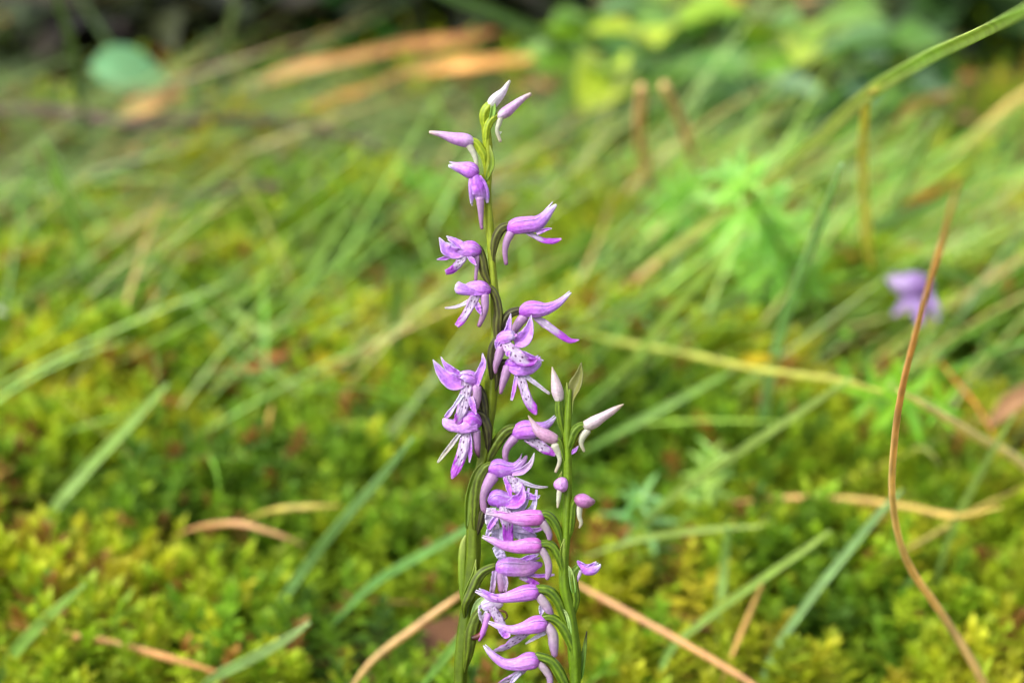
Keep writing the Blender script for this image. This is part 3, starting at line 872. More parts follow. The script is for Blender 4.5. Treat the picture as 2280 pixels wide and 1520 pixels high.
bedstraw([(1560, 700, .006), (1590, 620, .02), (1620, 540, .035), (1640, 480, .046)], 'short dense bright green bedstraw under the dead stems', 5, .016, (128, 188, 48))
bedstraw([(1500, 640, .006), (1480, 560, .02), (1500, 480, .036), (1540, 420, .05)], 'bright green bedstraw leaning away from the pale dead stem', 5, .015, (116, 176, 48))
bedstraw([(1700, 760, .006), (1680, 690, .02), (1690, 610, .036), (1720, 540, .05)], 'lush bright green bedstraw between the level straw and the tallest bedstraw', 5, .015, (122, 182, 50))
bedstraw([(1380, 820, .004), (1400, 760, .016), (1410, 700, .028)], 'small mid green bedstraw beside the start of the level straw', 4, .012, (104, 160, 58))
bedstraw([(1440, 1260, .006), (1432, 1180, .018), (1426, 1110, .03)], 'small grey-green bedstraw star near the pinkish tan straw', 3, .010, (112, 166, 84), 6)
bedstraw([(1560, 1170, .006), (1572, 1090, .02), (1586, 1010, .034)], 'yellowish green bedstraw sprig above the level tan straw', 4, .009, (148, 186, 80), 5)
bedstraw([(1860, 900, .01), (1930, 880, .03), (2010, 885, .045), (2090, 905, .055)], 'lime green bedstraw lying where the pale straw meets the tan stalk', 4, .012, (132, 190, 36), 6)
bedstraw([(620, 680, .004), (622, 625, .014), (620, 575, .026)], 'tiny lime green sprig rising alone from the moss', 3, .008, (138, 204, 44), 7)
bedstraw([(900, 480, .02), (930, 440, .032), (955, 400, .04)], 'lime green sprig behind the topmost open orchid flowers', 3, .014, (120, 176, 50), 6)

# ------------------------------------------------------------------ small pale caps, yellow leaf
def cap(x, y, h, rpx, label, c):
    p = at_h(x, y, h)
    R = rpx * np.dot(p - CAM, FWD) / FPX
    root = empty('mushroom', (p[0], p[1], float(ground_h(p[0], p[1]))))
    tag(root, label, 'mushroom')
    z0 = root.location.z
    H = p[2] - z0
    st = np.array([[0, 0, -.002, R * .22], [R * .1, 0, H * .5, R * .2], [0, 0, H, R * .24]])
    v, f, cc = tube(st, lambda U, T, q: np.ones(U.shape + (3,)) * lin((196, 180, 150)), n=8, m=8)
    add('stalk', build_mesh('stalk', v, f, cc), M_DRY, root)
    n, m = 8, 16
    V, C = [], []
    prof = [(.05, .62), (.35, .58), (.62, .46), (.85, .26), (1.0, .02), (.96, -.06), (.6, .05), (.1, .1)]
    for (a, b) in prof:
        for j in range(m):
            t = 6.2832 * j / m
            V.append((a * R * math.cos(t), a * R * math.sin(t), H + b * R)); C.append(lin(c) * random.uniform(.9, 1.1))
    add('cap', build_mesh('cap', np.array(V), np.array(grid_faces(n, m, True)), np.array(C)), M_DRY, root)
cap(1712, 1158, .027, 17, 'tiny whitish cap in the moss under the level tan straw', (190, 180, 162))
cap(18, 690, .030, 28, 'pale round cap among the grass beside leaning blades', (170, 182, 146))
B('dry_leaf', [(1650, 812, .05, 10), (1672, 800, .055, 36), (1700, 797, .056, 36), (1730, 802, .055, 8)], 'small yellow leaf caught on the level yellow-green straw', 'dead leaf', None, (206, 184, 40), (190, 170, 48), mat=M_DRY)

# ------------------------------------------------------------------ orchids
# shapes are measured in enlarged views of the photograph: origin and scale of each view
REG = {'A': (900, 150, 5.0667), 'B': (900, 420, 5.0667), 'C': (900, 620, 5.0667), 'D': (930, 780, 4.56),
       'E': (950, 980, 5.0667), 'F': (950, 1220, 5.0667), 'G': (0, 0, 1.0)}

def to_world(reg, pts, d0, z, root_loc, scale=1.0):
    ox, oy, s = REG[reg]
    n = len(pts)
    zz = np.interp(np.linspace(0, 1, n), np.linspace(0, 1, len(z)), z)
    out = []
    for i, (x, y, r) in enumerate(pts):
        p = plant(ox + x / s, oy + y / s, d0 + zz[i])
        out.append([*(p - root_loc), r / s * PX * scale])
    return np.array(out)

_seed = [0]
def nseed():
    _seed[0] += 1
    return _seed[0] * 3.7

def comp(kind, W, opt, parent, name):
    s = nseed()
    if kind == 'ovary':
        v, f, c = tube(W, col_ovary(opt.get('c', 'olive'), s), n=26, m=24, lobes=6, amp=.10, twist=opt.get('twist', 3.0), jitter=.05)
        return add(name or 'ovary', build_mesh('ovary', v, f, c), M_STEM, parent)
    if kind == 'spur':
        v, f, c = tube(W, col_ramp(opt.get('c', SPUR), s, .5, 2.0, .12), n=22, m=14, lobes=2, amp=.06, twist=1.0, jitter=.05)
        return add(name or 'spur', build_mesh('spur', v, f, c), M_SPUR, parent)
    if kind == 'bud':
        v, f, c = tube(W, col_ramp(opt.get('c', BUD_L), s, .35, 1.5, .22), n=28, m=24, lobes=3, amp=.07, twist=.6, jitter=.05)
        return add(name or 'bud', build_mesh('bud', v, f, c), M_PETAL, parent)
    if kind in ('lip', 'lobe', 'sepal', 'bract'):
        roll = opt.get('roll', random.uniform(-.3, .3))
        cup = opt.get('cup', {'lip': -.10, 'lobe': .16, 'sepal': .22, 'bract': .3}[kind])
        if kind == 'lip':
            cf = col_lip(s, opt.get('pf', .62), opt.get('spots', True)); n, m = 64, 25
        elif kind == 'bract':
            cf = col_ramp(opt.get('c', [(0, (100, 130, 26)), (.6, (130, 158, 44)), (1, (172, 188, 96))]), s, .4, 5, .12); n, m = 26, 9
        else:
            cf = col_ramp(opt.get('c', LOBE if kind == 'lobe' else SEPAL), s, .7, 4, .22, rim=.35); n, m = 34, 13
        v, f, c = ribbon(W, cf, n=n, m=m, roll=roll, cup=cup, ruffle=opt.get('ruffle', .20 if kind != 'bract' else .06), twist=random.uniform(-.5, .5) if kind != 'bract' else .2, crease=.07)
        o = add(name or {'lobe': 'lip_lobe'}.get(kind, kind), build_mesh(kind, v, f, c), {'lip': M_LIP, 'bract': M_BRACT}.get(kind, M_PETAL), parent)
        return solid(o, .00013)
    raise ValueError(kind)

def hood_shells(W, opt):
    """three overlapping sepals closed into a beaked hood, open underneath."""
    n = 34
    first = W[0].copy()
    d = unit(W[1, :3] - W[0, :3])
    pre = np.array([*(first[:3] - d * first[3] * .55), first[3] * .38])
    q = spline(np.vstack([pre, W]), n)
    P, R = q[:, :3], np.maximum(q[:, 3], 4e-5)
    up = opt.get('up', (0, 1))
    U3 = RGT * up[0] + UPV * up[1]
    T, A, Bv = frames(P, U3)
    u = np.linspace(0, 1, n)
    k = np.clip((u - .72) / .28, 0, 1)
    sp = opt.get('spread', 0.35) + .12
    shells = []
    for (a0, a1, rf, side) in ((-62, 62, 1.03, 0), (38, 158, 1.0, 1), (-158, -38, 1.0, -1)):
        m = 13
        v = np.linspace(0, 1, m)
        VV, UU = np.meshgrid(v, u)
        K = k[:, None]
        mid = (a0 + a1) / 2
        half = (a1 - a0) / 2 * (1 - .35 * K ** 1.5)
        TH = np.radians(mid + (VV * 2 - 1) * half)
        edge = np.abs(VV * 2 - 1)
        rr = R[:, None] * rf * (1 + .05 * edge ** 4 + .05 * np.sin(UU * 7 + side))
        sd2 = nseed()
        rr = rr * (1 + .16 * (fbm(UU * 5 + sd2, VV * 2.5, 3) - .5) + .035 * np.cos(TH * 11 + 3 * fbm(UU * 2 + sd2, VV, 2)) * np.clip(UU * 5, 0, 1))
        off = np.zeros(3)
        Rref = R.max()
        offs = (K ** 2)[..., None] * Rref * sp * (Bv[:, None, :] * (side * .55) + A[:, None, :] * (-.30 if side else .30))
        V = P[:, None, :] + A[:, None, :] * (rr * np.cos(TH))[..., None] + Bv[:, None, :] * (rr * np.sin(TH) * .92)[..., None] + offs
        # ends of the sepals come to points of unequal length
        V = V + T[:, None, :] * (-(K ** 2) * edge ** 2 * R[:, None] * .8)[..., None]
        pal = opt.get('c', HOOD_L)
        C = col_hood(pal, nseed())(UU, VV * 2 - 1, None)
        shells.append((V.reshape(-1, 3), grid_faces(n, m, False), C.reshape(-1, 3)))
    return shells

def flower(root, reg, d0, comps, name='flower', scale=1.0):
    loc = np.array(root.location)
    main = None
    rest = []
    for (kind, pts, *o) in comps:
        opt = o[0] if o else {}
        W = to_world(opt.get('reg', reg), pts, d0, opt.get('z', (0, 0)), loc, scale)
        if kind == 'ovary' and name != 'free':
            ox, oy, s_ = REG[opt.get('reg', reg)]
            gx, gy, gr = ox + pts[0][0] / s_, oy + pts[0][1] / s_, pts[0][2] / s_
            st = root_stem[root.name]
            ys = [q[1] for q in st[0]]; xs = [q[0] for q in st[0]]; rs_ = [q[2] for q in st[0]]
            y2 = min(gy + gr * 3.2, 1600)
            x2 = np.interp(y2, ys, xs); r2 = np.interp(y2, ys, rs_)
            x2 = x2 + np.clip(gx - x2, -r2 * .55, r2 * .55)
            dz = d0 + opt.get('z', (0, 0))[0]
            side = math.copysign(1, dz - st[1]) if abs(dz - st[1]) > 4 else 0
            p2 = plant(x2, y2, st[1] + side * r2 * .6) - loc
            W[0, 3] *= .85
            W = np.vstack([[*p2, W[0, 3] * .35], W])
        rest.append((kind, W, opt))
    hoods = [r for r in rest if r[0] in ('hood', 'bud')]
    if hoods:
        kind, W, opt = hoods[0]
        if kind == 'bud':
            main = comp('bud', W, opt, root, 'bud')
        else:
            sh = hood_shells(W, opt)
            for i, (v, f, c) in enumerate(sh):
                me = build_mesh('sepal', v, f, c)
                if i == 0:
                    main = add('flower', me, M_PETAL, root); solid(main, .00013)
                else:
                    solid(add('sepal', me, M_PETAL, main), .00013)
        rest.remove(hoods[0])
    else:
        kind, W, opt = rest.pop(0)
        main = comp(kind, W, opt, root, 'flower')
    for (kind, W, opt) in rest:
        comp(kind, W, opt, main, None)
    return main

root_stem = {}
def orchid(label, stem_pts, d, c_top, c_bot, split=3.0):
    last = plant(stem_pts[-1][0], stem_pts[-1][1], d)
    base = last - PV * ((last[2] - .0) / PV[2])
    base[2] = float(ground_h(base[0], base[1]))
    root = empty('orchid_plant', base)
    tag(root, label, 'orchid', None)
    root_stem[root.name] = (stem_pts, d)
    W = [[*(plant(x, y, d) - base), r * PX] for (x, y, r) in stem_pts]
    L = np.array(W[-1])
    for k in (.75, .5, .25, .0):
        W.append([L[0] * k, L[1] * k, L[2] * k - (.004 if k == 0 else 0), L[3] * (1.0 + .25 * (1 - k))])
    sd_ = nseed()
    def cf(U, TH, prof):
        c = ramp([(0, c_top), (.45, c_bot), (1, c_bot)], U)
        n_ = fbm(U * 60 + sd_, TH * 2.5, 3)
        ridge = (prof - prof.min()) / (np.ptp(prof) + 1e-9)
        return c * (0.80 + .24 * ridge + (n_ - .5) * .7)[..., None]
    v, f, c = tube(np.array(W), cf, n=150, m=28, lobes=5, amp=.06, twist=split, jitter=.09)
    add('stem', build_mesh('stem', v, f, c), M_STEM, root)
    return root

def bract(root, reg, d0, pts, opt=None):
    opt = opt or {}
    (xa, ya, wa), (xb, yb, wb) = pts[0], pts[1]
    pts = [(xa - (xb - xa) * .35, ya - (yb - ya) * .35, wa * .15)] + list(pts)
    comp('bract', to_world(reg, pts, d0, opt.get('z', (0, 0)), np.array(root.location)), opt, root, 'bract')

# ---- the taller orchid
LS = [(1079, 268, 8), (1084, 300, 10), (1087, 345, 10), (1086, 385, 9), (1086, 430, 7.5), (1088, 470, 8), (1091, 510, 8.5), (1093, 545, 8), (1096, 590, 8), (1100, 640, 9), (1104, 700, 11),
      (1104, 745, 11), (1099, 800, 13), (1094, 860, 15), (1090, 910, 14), (1085, 950, 13), (1080, 1000, 13), (1074, 1030, 13), (1063, 1080, 14), (1055, 1130, 15),
      (1054, 1180, 16), (1053, 1240, 16), (1046, 1300, 15), (1040, 1350, 15), (1032, 1420, 17), (1026, 1480, 16), (1024, 1535, 15)]
tall = orchid('taller orchid with a loose spike of open violet flowers and white-tipped buds', LS, 0, (150, 166, 36), (84, 106, 14))
T = tall
# buds at the tip
flower(T, 'A', 2, [('bud', [(960, 450, 56), (1030, 360, 64), (1110, 280, 42), (1160, 200, 24), (1190, 155, 15)], {'c': [(0, (206, 210, 150)), (.2, (224, 206, 214)), (.7, (232, 206, 226)), (1, (222, 206, 190))]}),
                   ('ovary', [(925, 720, 28), (900, 610, 46), (915, 510, 62), (970, 430, 60)], {'c': 'lime', 'twist': .5})])
bract(T, 'A', 12, [(985, 590, 50), (1005, 480, 60), (1010, 410, 34), (1010, 345, 5)], {'c': [(0, (128, 176, 60)), (1, (150, 186, 86))]})
flower(T, 'A', 6, [('bud', [(1065, 555, 42), (1150, 500, 62), (1250, 420, 47), (1350, 345, 31), (1425, 302, 22)]),
                   ('ovary', [(925, 800, 36), (938, 690, 44), (975, 605, 46), (1035, 552, 40), (1072, 545, 34)], {'c': 'lime', 'twist': 1}),
                   ('spur', [(1090, 560, 38), (1065, 640, 34), (1048, 720, 25), (1085, 835, 20)], {'c': SPUR_W}),
                   ('lobe', [(1065, 740, 30), (1085, 738, 22), (1098, 725, 4)], {'c': SPUR_W})])
flower(T, 'A', 4, [('bud', [(765, 845, 52), (700, 825, 76), (560, 800, 64), (430, 760, 38), (290, 733, 20)], {'c': [(0, (214, 176, 214)), (.3, (216, 150, 222)), (.7, (220, 168, 218)), (1, (206, 178, 158))]}),
                   ('ovary', [(905, 1010, 50), (860, 920, 48), (810, 850, 44), (765, 832, 40)], {'c': 'lime', 'twist': 1}),
                   ('spur', [(735, 880, 46), (785, 970, 36), (812, 1060, 28), (818, 1190, 12)], {'c': SPUR_W})])
bract(T, 'A', 9, [(940, 1240, 40), (985, 1110, 70), (985, 990, 50), (965, 880, 6)])
# drooping closed flower
flower(T, 'A', 12, [('hood', [(800, 1190, 70), (740, 1165, 84), (660, 1140, 70), (580, 1120, 46), (500, 1098, 22)], {'spread': .2}),
                    ('ovary', [(930, 1500, 25), (905, 1350, 32), (850, 1230, 42)], {'c': 'lime', 'z': (-6, -4)}),
                    ('sepal', [(790, 1190, 70), (830, 1310, 150), (860, 1430, 170), (850, 1520, 60)], {'z': (6, 14, 12, 6), 'cup': -.3, 'c': [(0, (190, 110, 220)), (.5, (182, 84, 214)), (1, (206, 170, 216))]}),
                    ('sepal', [(760, 1190, 50), (770, 1320, 80), (770, 1430, 70), (755, 1540, 12)], {'z': (4, 8, 6, 2), 'cup': -.3}),
                    ('sepal', [(840, 1230, 50), (890, 1330, 80), (925, 1430, 70), (940, 1530, 20)], {'z': (4, 8, 6, 2), 'cup': -.3}),
                    ('spur', [(855, 110, 50), (862, 230, 38), (868, 380, 23), (876, 450, 20)], {'reg': 'B', 'z': (6, 4)}),
                    ('lobe', [(755, 90, 30), (762, 150, 28), (766, 195, 10)], {'reg': 'B', 'c': PALE})])
# open flower with upturned beak
flower(T, 'B', 6, [('hood', [(1190, 455, 60), (1270, 425, 84), (1390, 410, 88), (1490, 395, 84), (1580, 325, 62), (1650, 240, 44), (1705, 168, 22)]),
                   ('ovary', [(1000, 850, 26), (1005, 680, 42), (1040, 540, 54), (1100, 450, 50), (1185, 415, 40)], {'c': 'olive', 'z': (-4, 0)}),
                   ('lip', [(1360, 480, 50), (1470, 535, 62), (1580, 585, 66), (1680, 590, 60), (1775, 568, 20)], {'spots': False, 'pf': .45, 'roll': .5}),
                   ('lobe', [(1490, 500, 50), (1540, 480, 52), (1600, 462, 36), (1665, 450, 10)], {'z': (4, 6)}),
                   ('spur', [(1205, 490, 54), (1160, 590, 46), (1138, 700, 33), (1143, 790, 27), (1150, 850, 24)])])
# three-tipped flower on the other side
flower(T, 'B', 12, [('hood', [(840, 700, 52), (770, 690, 84), (680, 690, 84), (590, 680, 70), (520, 640, 46), (470, 600, 20)], {'spread': .3}),
                    ('sepal', [(740, 650, 60), (640, 640, 100), (560, 590, 90), (478, 535, 8)], {'z': (6, 12, 10, 4)}),
                    ('sepal', [(700, 720, 60), (570, 725, 130), (470, 680, 120), (395, 552, 8)], {'z': (8, 16, 14, 6)}),
                    ('ovary', [(965, 1090, 26), (905, 950, 48), (885, 810, 48), (850, 690, 40), (822, 650, 28)], {'c': 'olive', 'z': (-8, -6)}),
                    ('lip', [(700, 730, 70), (650, 800, 90), (600, 860, 86), (540, 920, 82), (465, 945, 50)], {'z': (10, 22), 'pf': .55}),
                    ('lobe', [(720, 760, 40), (770, 810, 58), (812, 865, 16)], {'z': (12, 18)}),
                    ('lobe', [(560, 750, 40), (480, 780, 46), (430, 790, 36), (366, 800, 8)], {'z': (6, 8)}),
                    ('spur', [(822, 760, 34), (820, 880, 26), (810, 960, 21), (806, 1040, 18)], {'z': (-2, -2)})])
# spotted flower below it
flower(T, 'C', 20, [('hood', [(945, 135, 52), (880, 122, 84), (800, 115, 82), (730, 115, 66), (680, 115, 40), (640, 110, 20)], {'spread': .15}),
                    ('sepal', [(930, 150, 60), (800, 160, 70), (690, 130, 110), (590, 100, 130), (575, 98, 60)], {'z': (10, 18, 18, 10), 'cup': -.12}),
                    ('ovary', [(1045, 690, 40), (1050, 510, 56), (1062, 390, 50), (1042, 240, 44), (995, 135, 40), (945, 90, 34)], {'c': 'olive', 'z': (-12, -10, -6)}),
                    ('lip', [(830, 160, 90), (780, 240, 100), (735, 330, 88), (690, 410, 82), (640, 480, 84), (590, 535, 50)], {'z': (12, 26), 'pf': .72}),
                    ('lobe', [(740, 250, 50), (640, 300, 36), (550, 325, 32), (458, 332, 20)], {'z': (14, 16), 'c': PALE}),
                    ('lobe', [(815, 270, 50), (840, 340, 64), (868, 412, 10)], {'z': (12, 16)}),
                    ('spur', [(905, 190, 54), (912, 320, 46), (885, 430, 36), (842, 535, 24)], {'z': (4, 6)})])
# flower with long upswept beak
flower(T, 'C', 10, [('hood', [(1325, 385, 56), (1400, 352, 82), (1500, 352, 88), (1600, 345, 66), (1700, 305, 48), (1790, 238, 32), (1880, 152, 10)], {'spread': .12}),
                    ('ovary', [(1090, 620, 36), (1125, 490, 46), (1190, 400, 50), (1270, 365, 44), (1325, 365, 36)], {'c': 'dark', 'z': (-8, 0)}),
                    ('lip', [(1470, 435, 50), (1580, 505, 86), (1680, 580, 92), (1780, 650, 80), (1880, 700, 50), (1975, 692, 8)], {'spots': False, 'pf': .5, 'roll': .4}),
                    ('spur', [(1350, 430, 66), (1290, 510, 58), (1230, 600, 48), (1180, 690, 40)], {'z': (-2, -6)})])
# wide open flower facing out
flower(T, 'C', 30, [('hood', [(1090, 700, 60), (1140, 665, 76), (1200, 655, 70), (1250, 670, 30)], {'z': (-4, 6, 10, 10), 'spread': .1}),
                    ('sepal', [(1090, 760, 90), (1150, 640, 84), (1185, 500, 50), (1202, 392, 6)], {'z': (6, 10, 6, 2)}),
                    ('sepal', [(1240, 720, 110), (1340, 690, 170), (1410, 570, 110), (1432, 412, 6)], {'z': (10, 14, 10, 4)}),
                    ('sepal', [(1120, 680, 70), (1060, 720, 80), (1045, 800, 30)], {'z': (8, 10, 6)}),
                    ('lobe', [(1130, 690, 40), (1180, 660, 60), (1250, 640, 40), (1270, 625, 10)], {'z': (14, 18, 16), 'c': [(0, (226, 160, 236)), (1, (214, 120, 226))]}),
                    ('lip', [(1130, 720, 80), (1200, 800, 130), (1280, 870, 150), (1350, 925, 130), (1430, 945, 90), (1510, 900, 14)], {'z': (14, 30, 34, 30), 'pf': .68, 'cup': .12}),
                    ('lobe', [(1290, 820, 50), (1400, 870, 60), (1480, 900, 40), (1572, 925, 8)], {'z': (22, 22)}),
                    ('lobe', [(1190, 810, 30), (1172, 850, 56), (1180, 880, 20)], {'z': (26, 30)}),
                    ('ovary', [(985, 1080, 34), (985, 900, 50), (1000, 780, 48), (1045, 690, 42)], {'c': 'dark', 'z': (-16, -12, -4)}),
                    ('spur', [(1100, 780, 62), (1062, 890, 50), (1032, 990, 34), (1030, 1065, 16)], {'z': (2, 6)})])
# flower right under it with spotted tongue
flower(T, 'C', 26, [('hood', [(1170, 965, 60), (1250, 975, 90), (1350, 975, 92), (1440, 955, 66), (1500, 910, 36), (1530, 875, 10)], {'spread': .1, 'c': [(0, (150, 60, 186)), (.3, (176, 76, 212)), (.7, (190, 96, 220)), (1, (214, 170, 226))]}),
                    ('sepal', [(1180, 1010, 60), (1290, 1040, 110), (1420, 1020, 110), (1520, 960, 60), (1535, 905, 8)], {'z': (14, 22, 20, 12), 'cup': -.2}),
                    ('ovary', [(1050, 1180, 30), (1060, 1040, 44), (1100, 960, 48), (1165, 950, 44)], {'c': 'dark', 'z': (-14, -10, -4)}),
                    ('lip', [(1290, 1050, 90), (1325, 1150, 98), (1360, 1270, 100), (1400, 1370, 106), (1450, 1460, 100), (1490, 1535, 20)], {'z': (10, 24, 26), 'pf': .74}),
                    ('lobe', [(1350, 1080, 60), (1450, 1160, 52), (1540, 1225, 40), (1642, 1302, 24)], {'z': (12, 12), 'c': PALE}),
                    ('lobe', [(1265, 1090, 40), (1245, 1220, 48), (1212, 1375, 26)], {'z': (14, 18)}),
                    ('spur', [(1170, 1000, 62), (1135, 1110, 52), (1105, 1210, 36), (1088, 1292, 18)], {'z': (4, 8)})])
# horned flower facing out
flower(T, 'D', 26, [('hood', [(560, 300, 70), (520, 275, 70), (470, 268, 60), (430, 275, 30)], {'z': (-4, 4, 8, 10), 'spread': .1}),
                    ('sepal', [(470, 330, 110), (350, 320, 170), (250, 240, 110), (195, 160, 56), (155, 92, 6)], {'z': (8, 12, 8, 4, 0), 'ruffle': .14}),
                    ('sepal', [(440, 260, 60), (340, 200, 80), (272, 130, 40), (236, 66, 6)], {'z': (6, 8, 5, 0)}),
                    ('sepal', [(570, 350, 110), (625, 240, 86), (668, 130, 60), (658, 28, 8)], {'z': (8, 12, 8, 2)}),
                    ('lobe', [(420, 268, 30), (490, 262, 70), (560, 270, 40), (585, 280, 8)], {'z': (14, 18, 14), 'c': [(0, (214, 130, 230)), (1, (220, 140, 236))]}),
                    ('lip', [(500, 310, 130), (490, 420, 120), (472, 530, 118), (450, 620, 112), (420, 700, 100), (385, 745, 40)], {'z': (10, 20, 26), 'pf': .80}),
                    ('lobe', [(450, 450, 50), (370, 570, 34), (318, 640, 56), (282, 680, 40)], {'z': (20, 26), 'c': [(0, (226, 210, 236)), (.6, (214, 180, 228)), (1, (206, 130, 226))]}),
                    ('lobe', [(535, 470, 50), (562, 560, 66), (596, 650, 8)], {'z': (20, 24)}),
                    ('ovary', [(690, 720, 30), (675, 560, 42), (650, 450, 44), (610, 370, 40)], {'c': 'dark', 'z': (-8, -6, -2)}),
                    ('spur', [(600, 370, 50), (602, 470, 48), (590, 590, 34)], {'z': (6, 8)})])
# its lower neighbour with the black-tipped spur
flower(T, 'D', 28, [('hood', [(615, 735, 60), (550, 715, 96), (460, 730, 84), (370, 750, 50), (310, 740, 20)], {'spread': .2, 'c': [(0, (180, 90, 206)), (.3, (196, 84, 226)), (.7, (208, 120, 228)), (1, (222, 180, 230))]}),
                    ('sepal', [(610, 780, 60), (500, 785, 110), (380, 775, 110), (300, 745, 120), (262, 690, 30)], {'z': (14, 22, 20, 14, 8), 'cup': -.2, 'c': [(0, (206, 130, 224)), (.6, (216, 150, 230)), (1, (214, 160, 226))]}),
                    ('lip', [(490, 800, 90), (478, 920, 104), (450, 1030, 104), (420, 1130, 104), (380, 1225, 84), (346, 1302, 10)], {'z': (10, 20, 22), 'pf': .60}),
                    ('lobe', [(430, 840, 36), (340, 960, 46), (260, 1060, 40), (202, 1138, 14)], {'z': (12, 10), 'c': [(0, (200, 178, 200)), (.5, (190, 170, 160)), (1, (200, 186, 160))]}),
                    ('lobe', [(525, 840, 36), (532, 960, 50), (532, 1050, 46), (526, 1138, 8)], {'z': (12, 16)}),
                    ('ovary', [(715, 920, 40), (705, 790, 48), (660, 670, 46), (612, 630, 40)], {'c': 'dark', 'z': (-12, -8, -2)}),
                    ('spur', [(592, 820, 50), (598, 920, 42), (604, 1010, 34), (622, 1085, 10)], {'c': SPUR_D, 'z': (2, 4)})])
# flower reaching behind the smaller orchid
flower(T, 'D', 8, [('hood', [(990, 835, 60), (1080, 812, 86), (1180, 805, 82), (1280, 772, 48), (1345, 730, 30), (1402, 668, 8)], {'spread': .12}),
                   ('ovary', [(715, 1110, 44), (775, 980, 54), (855, 868, 54), (925, 808, 50), (992, 795, 44)], {'c': 'mid', 'z': (-4, 0)}),
                   ('lip', [(1090, 890, 60), (1210, 945, 100), (1310, 1005, 100), (1400, 1060, 30)], {'pf': .7, 'roll': .3}),
                   ('lobe', [(1420, 1050, 30), (1520, 1050, 34), (1590, 1020, 40), (1632, 968, 8)], {'z': (0, 0)}),
                   ('spur', [(985, 885, 54), (912, 975, 44), (888, 1060, 34), (896, 1125, 28)])])
# flower with curled brown-tipped sepal
flower(T, 'E', 22, [('hood', [(725, 325, 62), (800, 312, 94), (900, 330, 86), (1000, 310, 60), (1080, 235, 44), (1112, 165, 26)], {'c': [(0, (160, 80, 190)), (.3, (196, 116, 222)), (.6, (190, 120, 214)), (.85, (150, 104, 156)), (1, (110, 76, 100))]}),
                    ('sepal', [(960, 370, 60), (1080, 345, 80), (1170, 260, 60), (1216, 140, 6)], {'z': (12, 12, 8, 2), 'c': [(0, (206, 140, 226)), (.6, (180, 140, 180)), (1, (214, 196, 206))]}),
                    ('ovary', [(540, 900, 50), (560, 640, 58), (595, 440, 58), (670, 310, 50), (735, 280, 44)], {'c': 'mid', 'z': (-6, 0)}),
                    ('lip', [(880, 390, 60), (950, 460, 120), (1020, 520, 150), (1080, 570, 110)], {'z': (10, 18), 'pf': 1.1}),
                    ('lobe', [(1000, 440, 60), (1130, 490, 48), (1250, 522, 36), (1368, 526, 12)], {'z': (12, 10), 'c': PALE}),
                    ('lobe', [(880, 420, 40), (928, 540, 60), (950, 645, 20)], {'z': (16, 20), 'c': [(0, (206, 130, 230)), (1, (200, 84, 226))]}),
                    ('spur', [(745, 405, 80), (672, 530, 62), (642, 650, 48), (650, 770, 42), (682, 830, 20)], {'z': (2, 6)})])
bract(T, 'E', 12, [(455, 900, 50), (475, 640, 76), (540, 400, 66), (600, 300, 44), (665, 212, 5)])
# flower below with strong purple tongue
flower(T, 'E', 34, [('hood', [(725, 685, 58), (790, 662, 94), (880, 680, 90), (980, 690, 80), (1060, 630, 46), (1098, 530, 12)], {'spread': .2, 'c': [(0, (150, 84, 186)), (.3, (184, 104, 212)), (.7, (196, 96, 222)), (1, (214, 150, 230))]}),
                    ('sepal', [(890, 730, 60), (1000, 700, 150), (1070, 630, 110), (1082, 505, 6)], {'z': (14, 20, 14, 6), 'c': [(0, (196, 120, 220)), (.5, (186, 80, 214)), (1, (214, 150, 230))]}),
                    ('sepal', [(1080, 600, 90), (1170, 632, 70), (1240, 645, 40), (1282, 618, 6)], {'z': (6, 8, 4)}),
                    ('lobe', [(940, 790, 60), (1050, 775, 76), (1120, 690, 54), (1150, 535, 22)], {'z': (8, 12, 8, 4), 'c': WHITE}),
                    ('lobe', [(1080, 830, 70), (1180, 785, 74), (1222, 690, 54), (1242, 555, 18)], {'z': (4, 8, 6, 2), 'c': WHITE}),
                    ('lip', [(865, 700, 80), (888, 800, 150), (910, 930, 130), (920, 1050, 120), (926, 1150, 100)], {'z': (10, 26, 28), 'pf': .55}),
                    ('lobe', [(800, 850, 50), (742, 930, 70), (696, 998, 44)], {'z': (20, 22), 'c': [(0, (206, 150, 230)), (1, (196, 84, 224))]}),
                    ('lobe', [(730, 760, 100), (735, 900, 150), (760, 1010, 120)], {'z': (8, 10), 'c': PALE}),
                    ('lobe', [(740, 930, 60), (710, 1010, 70), (672, 1100, 24)], {'z': (10, 12), 'c': WHITE}),
                    ('lobe', [(960, 980, 70), (1100, 1010, 76), (1220, 1012, 56), (1312, 990, 30)], {'z': (6, 6), 'c': [(0, (226, 206, 236)), (1, (204, 120, 220))]}),
                    ('lobe', [(1040, 930, 50), (1140, 990, 66), (1222, 1045, 12)], {'z': (12, 14)}),
                    ('lobe', [(960, 1010, 110), (1080, 1050, 160), (1220, 1120, 110)], {'z': (2, 2), 'c': WHITE}),
                    ('lobe', [(810, 980, 130), (810, 1090, 150), (800, 1180, 110)], {'z': (2, 2), 'c': WHITE}),
                    ('ovary', [(620, 900, 50), (670, 720, 50), (725, 620, 46), (790, 600, 34)], {'c': 'dark', 'z': (-14, -10, -6)})])
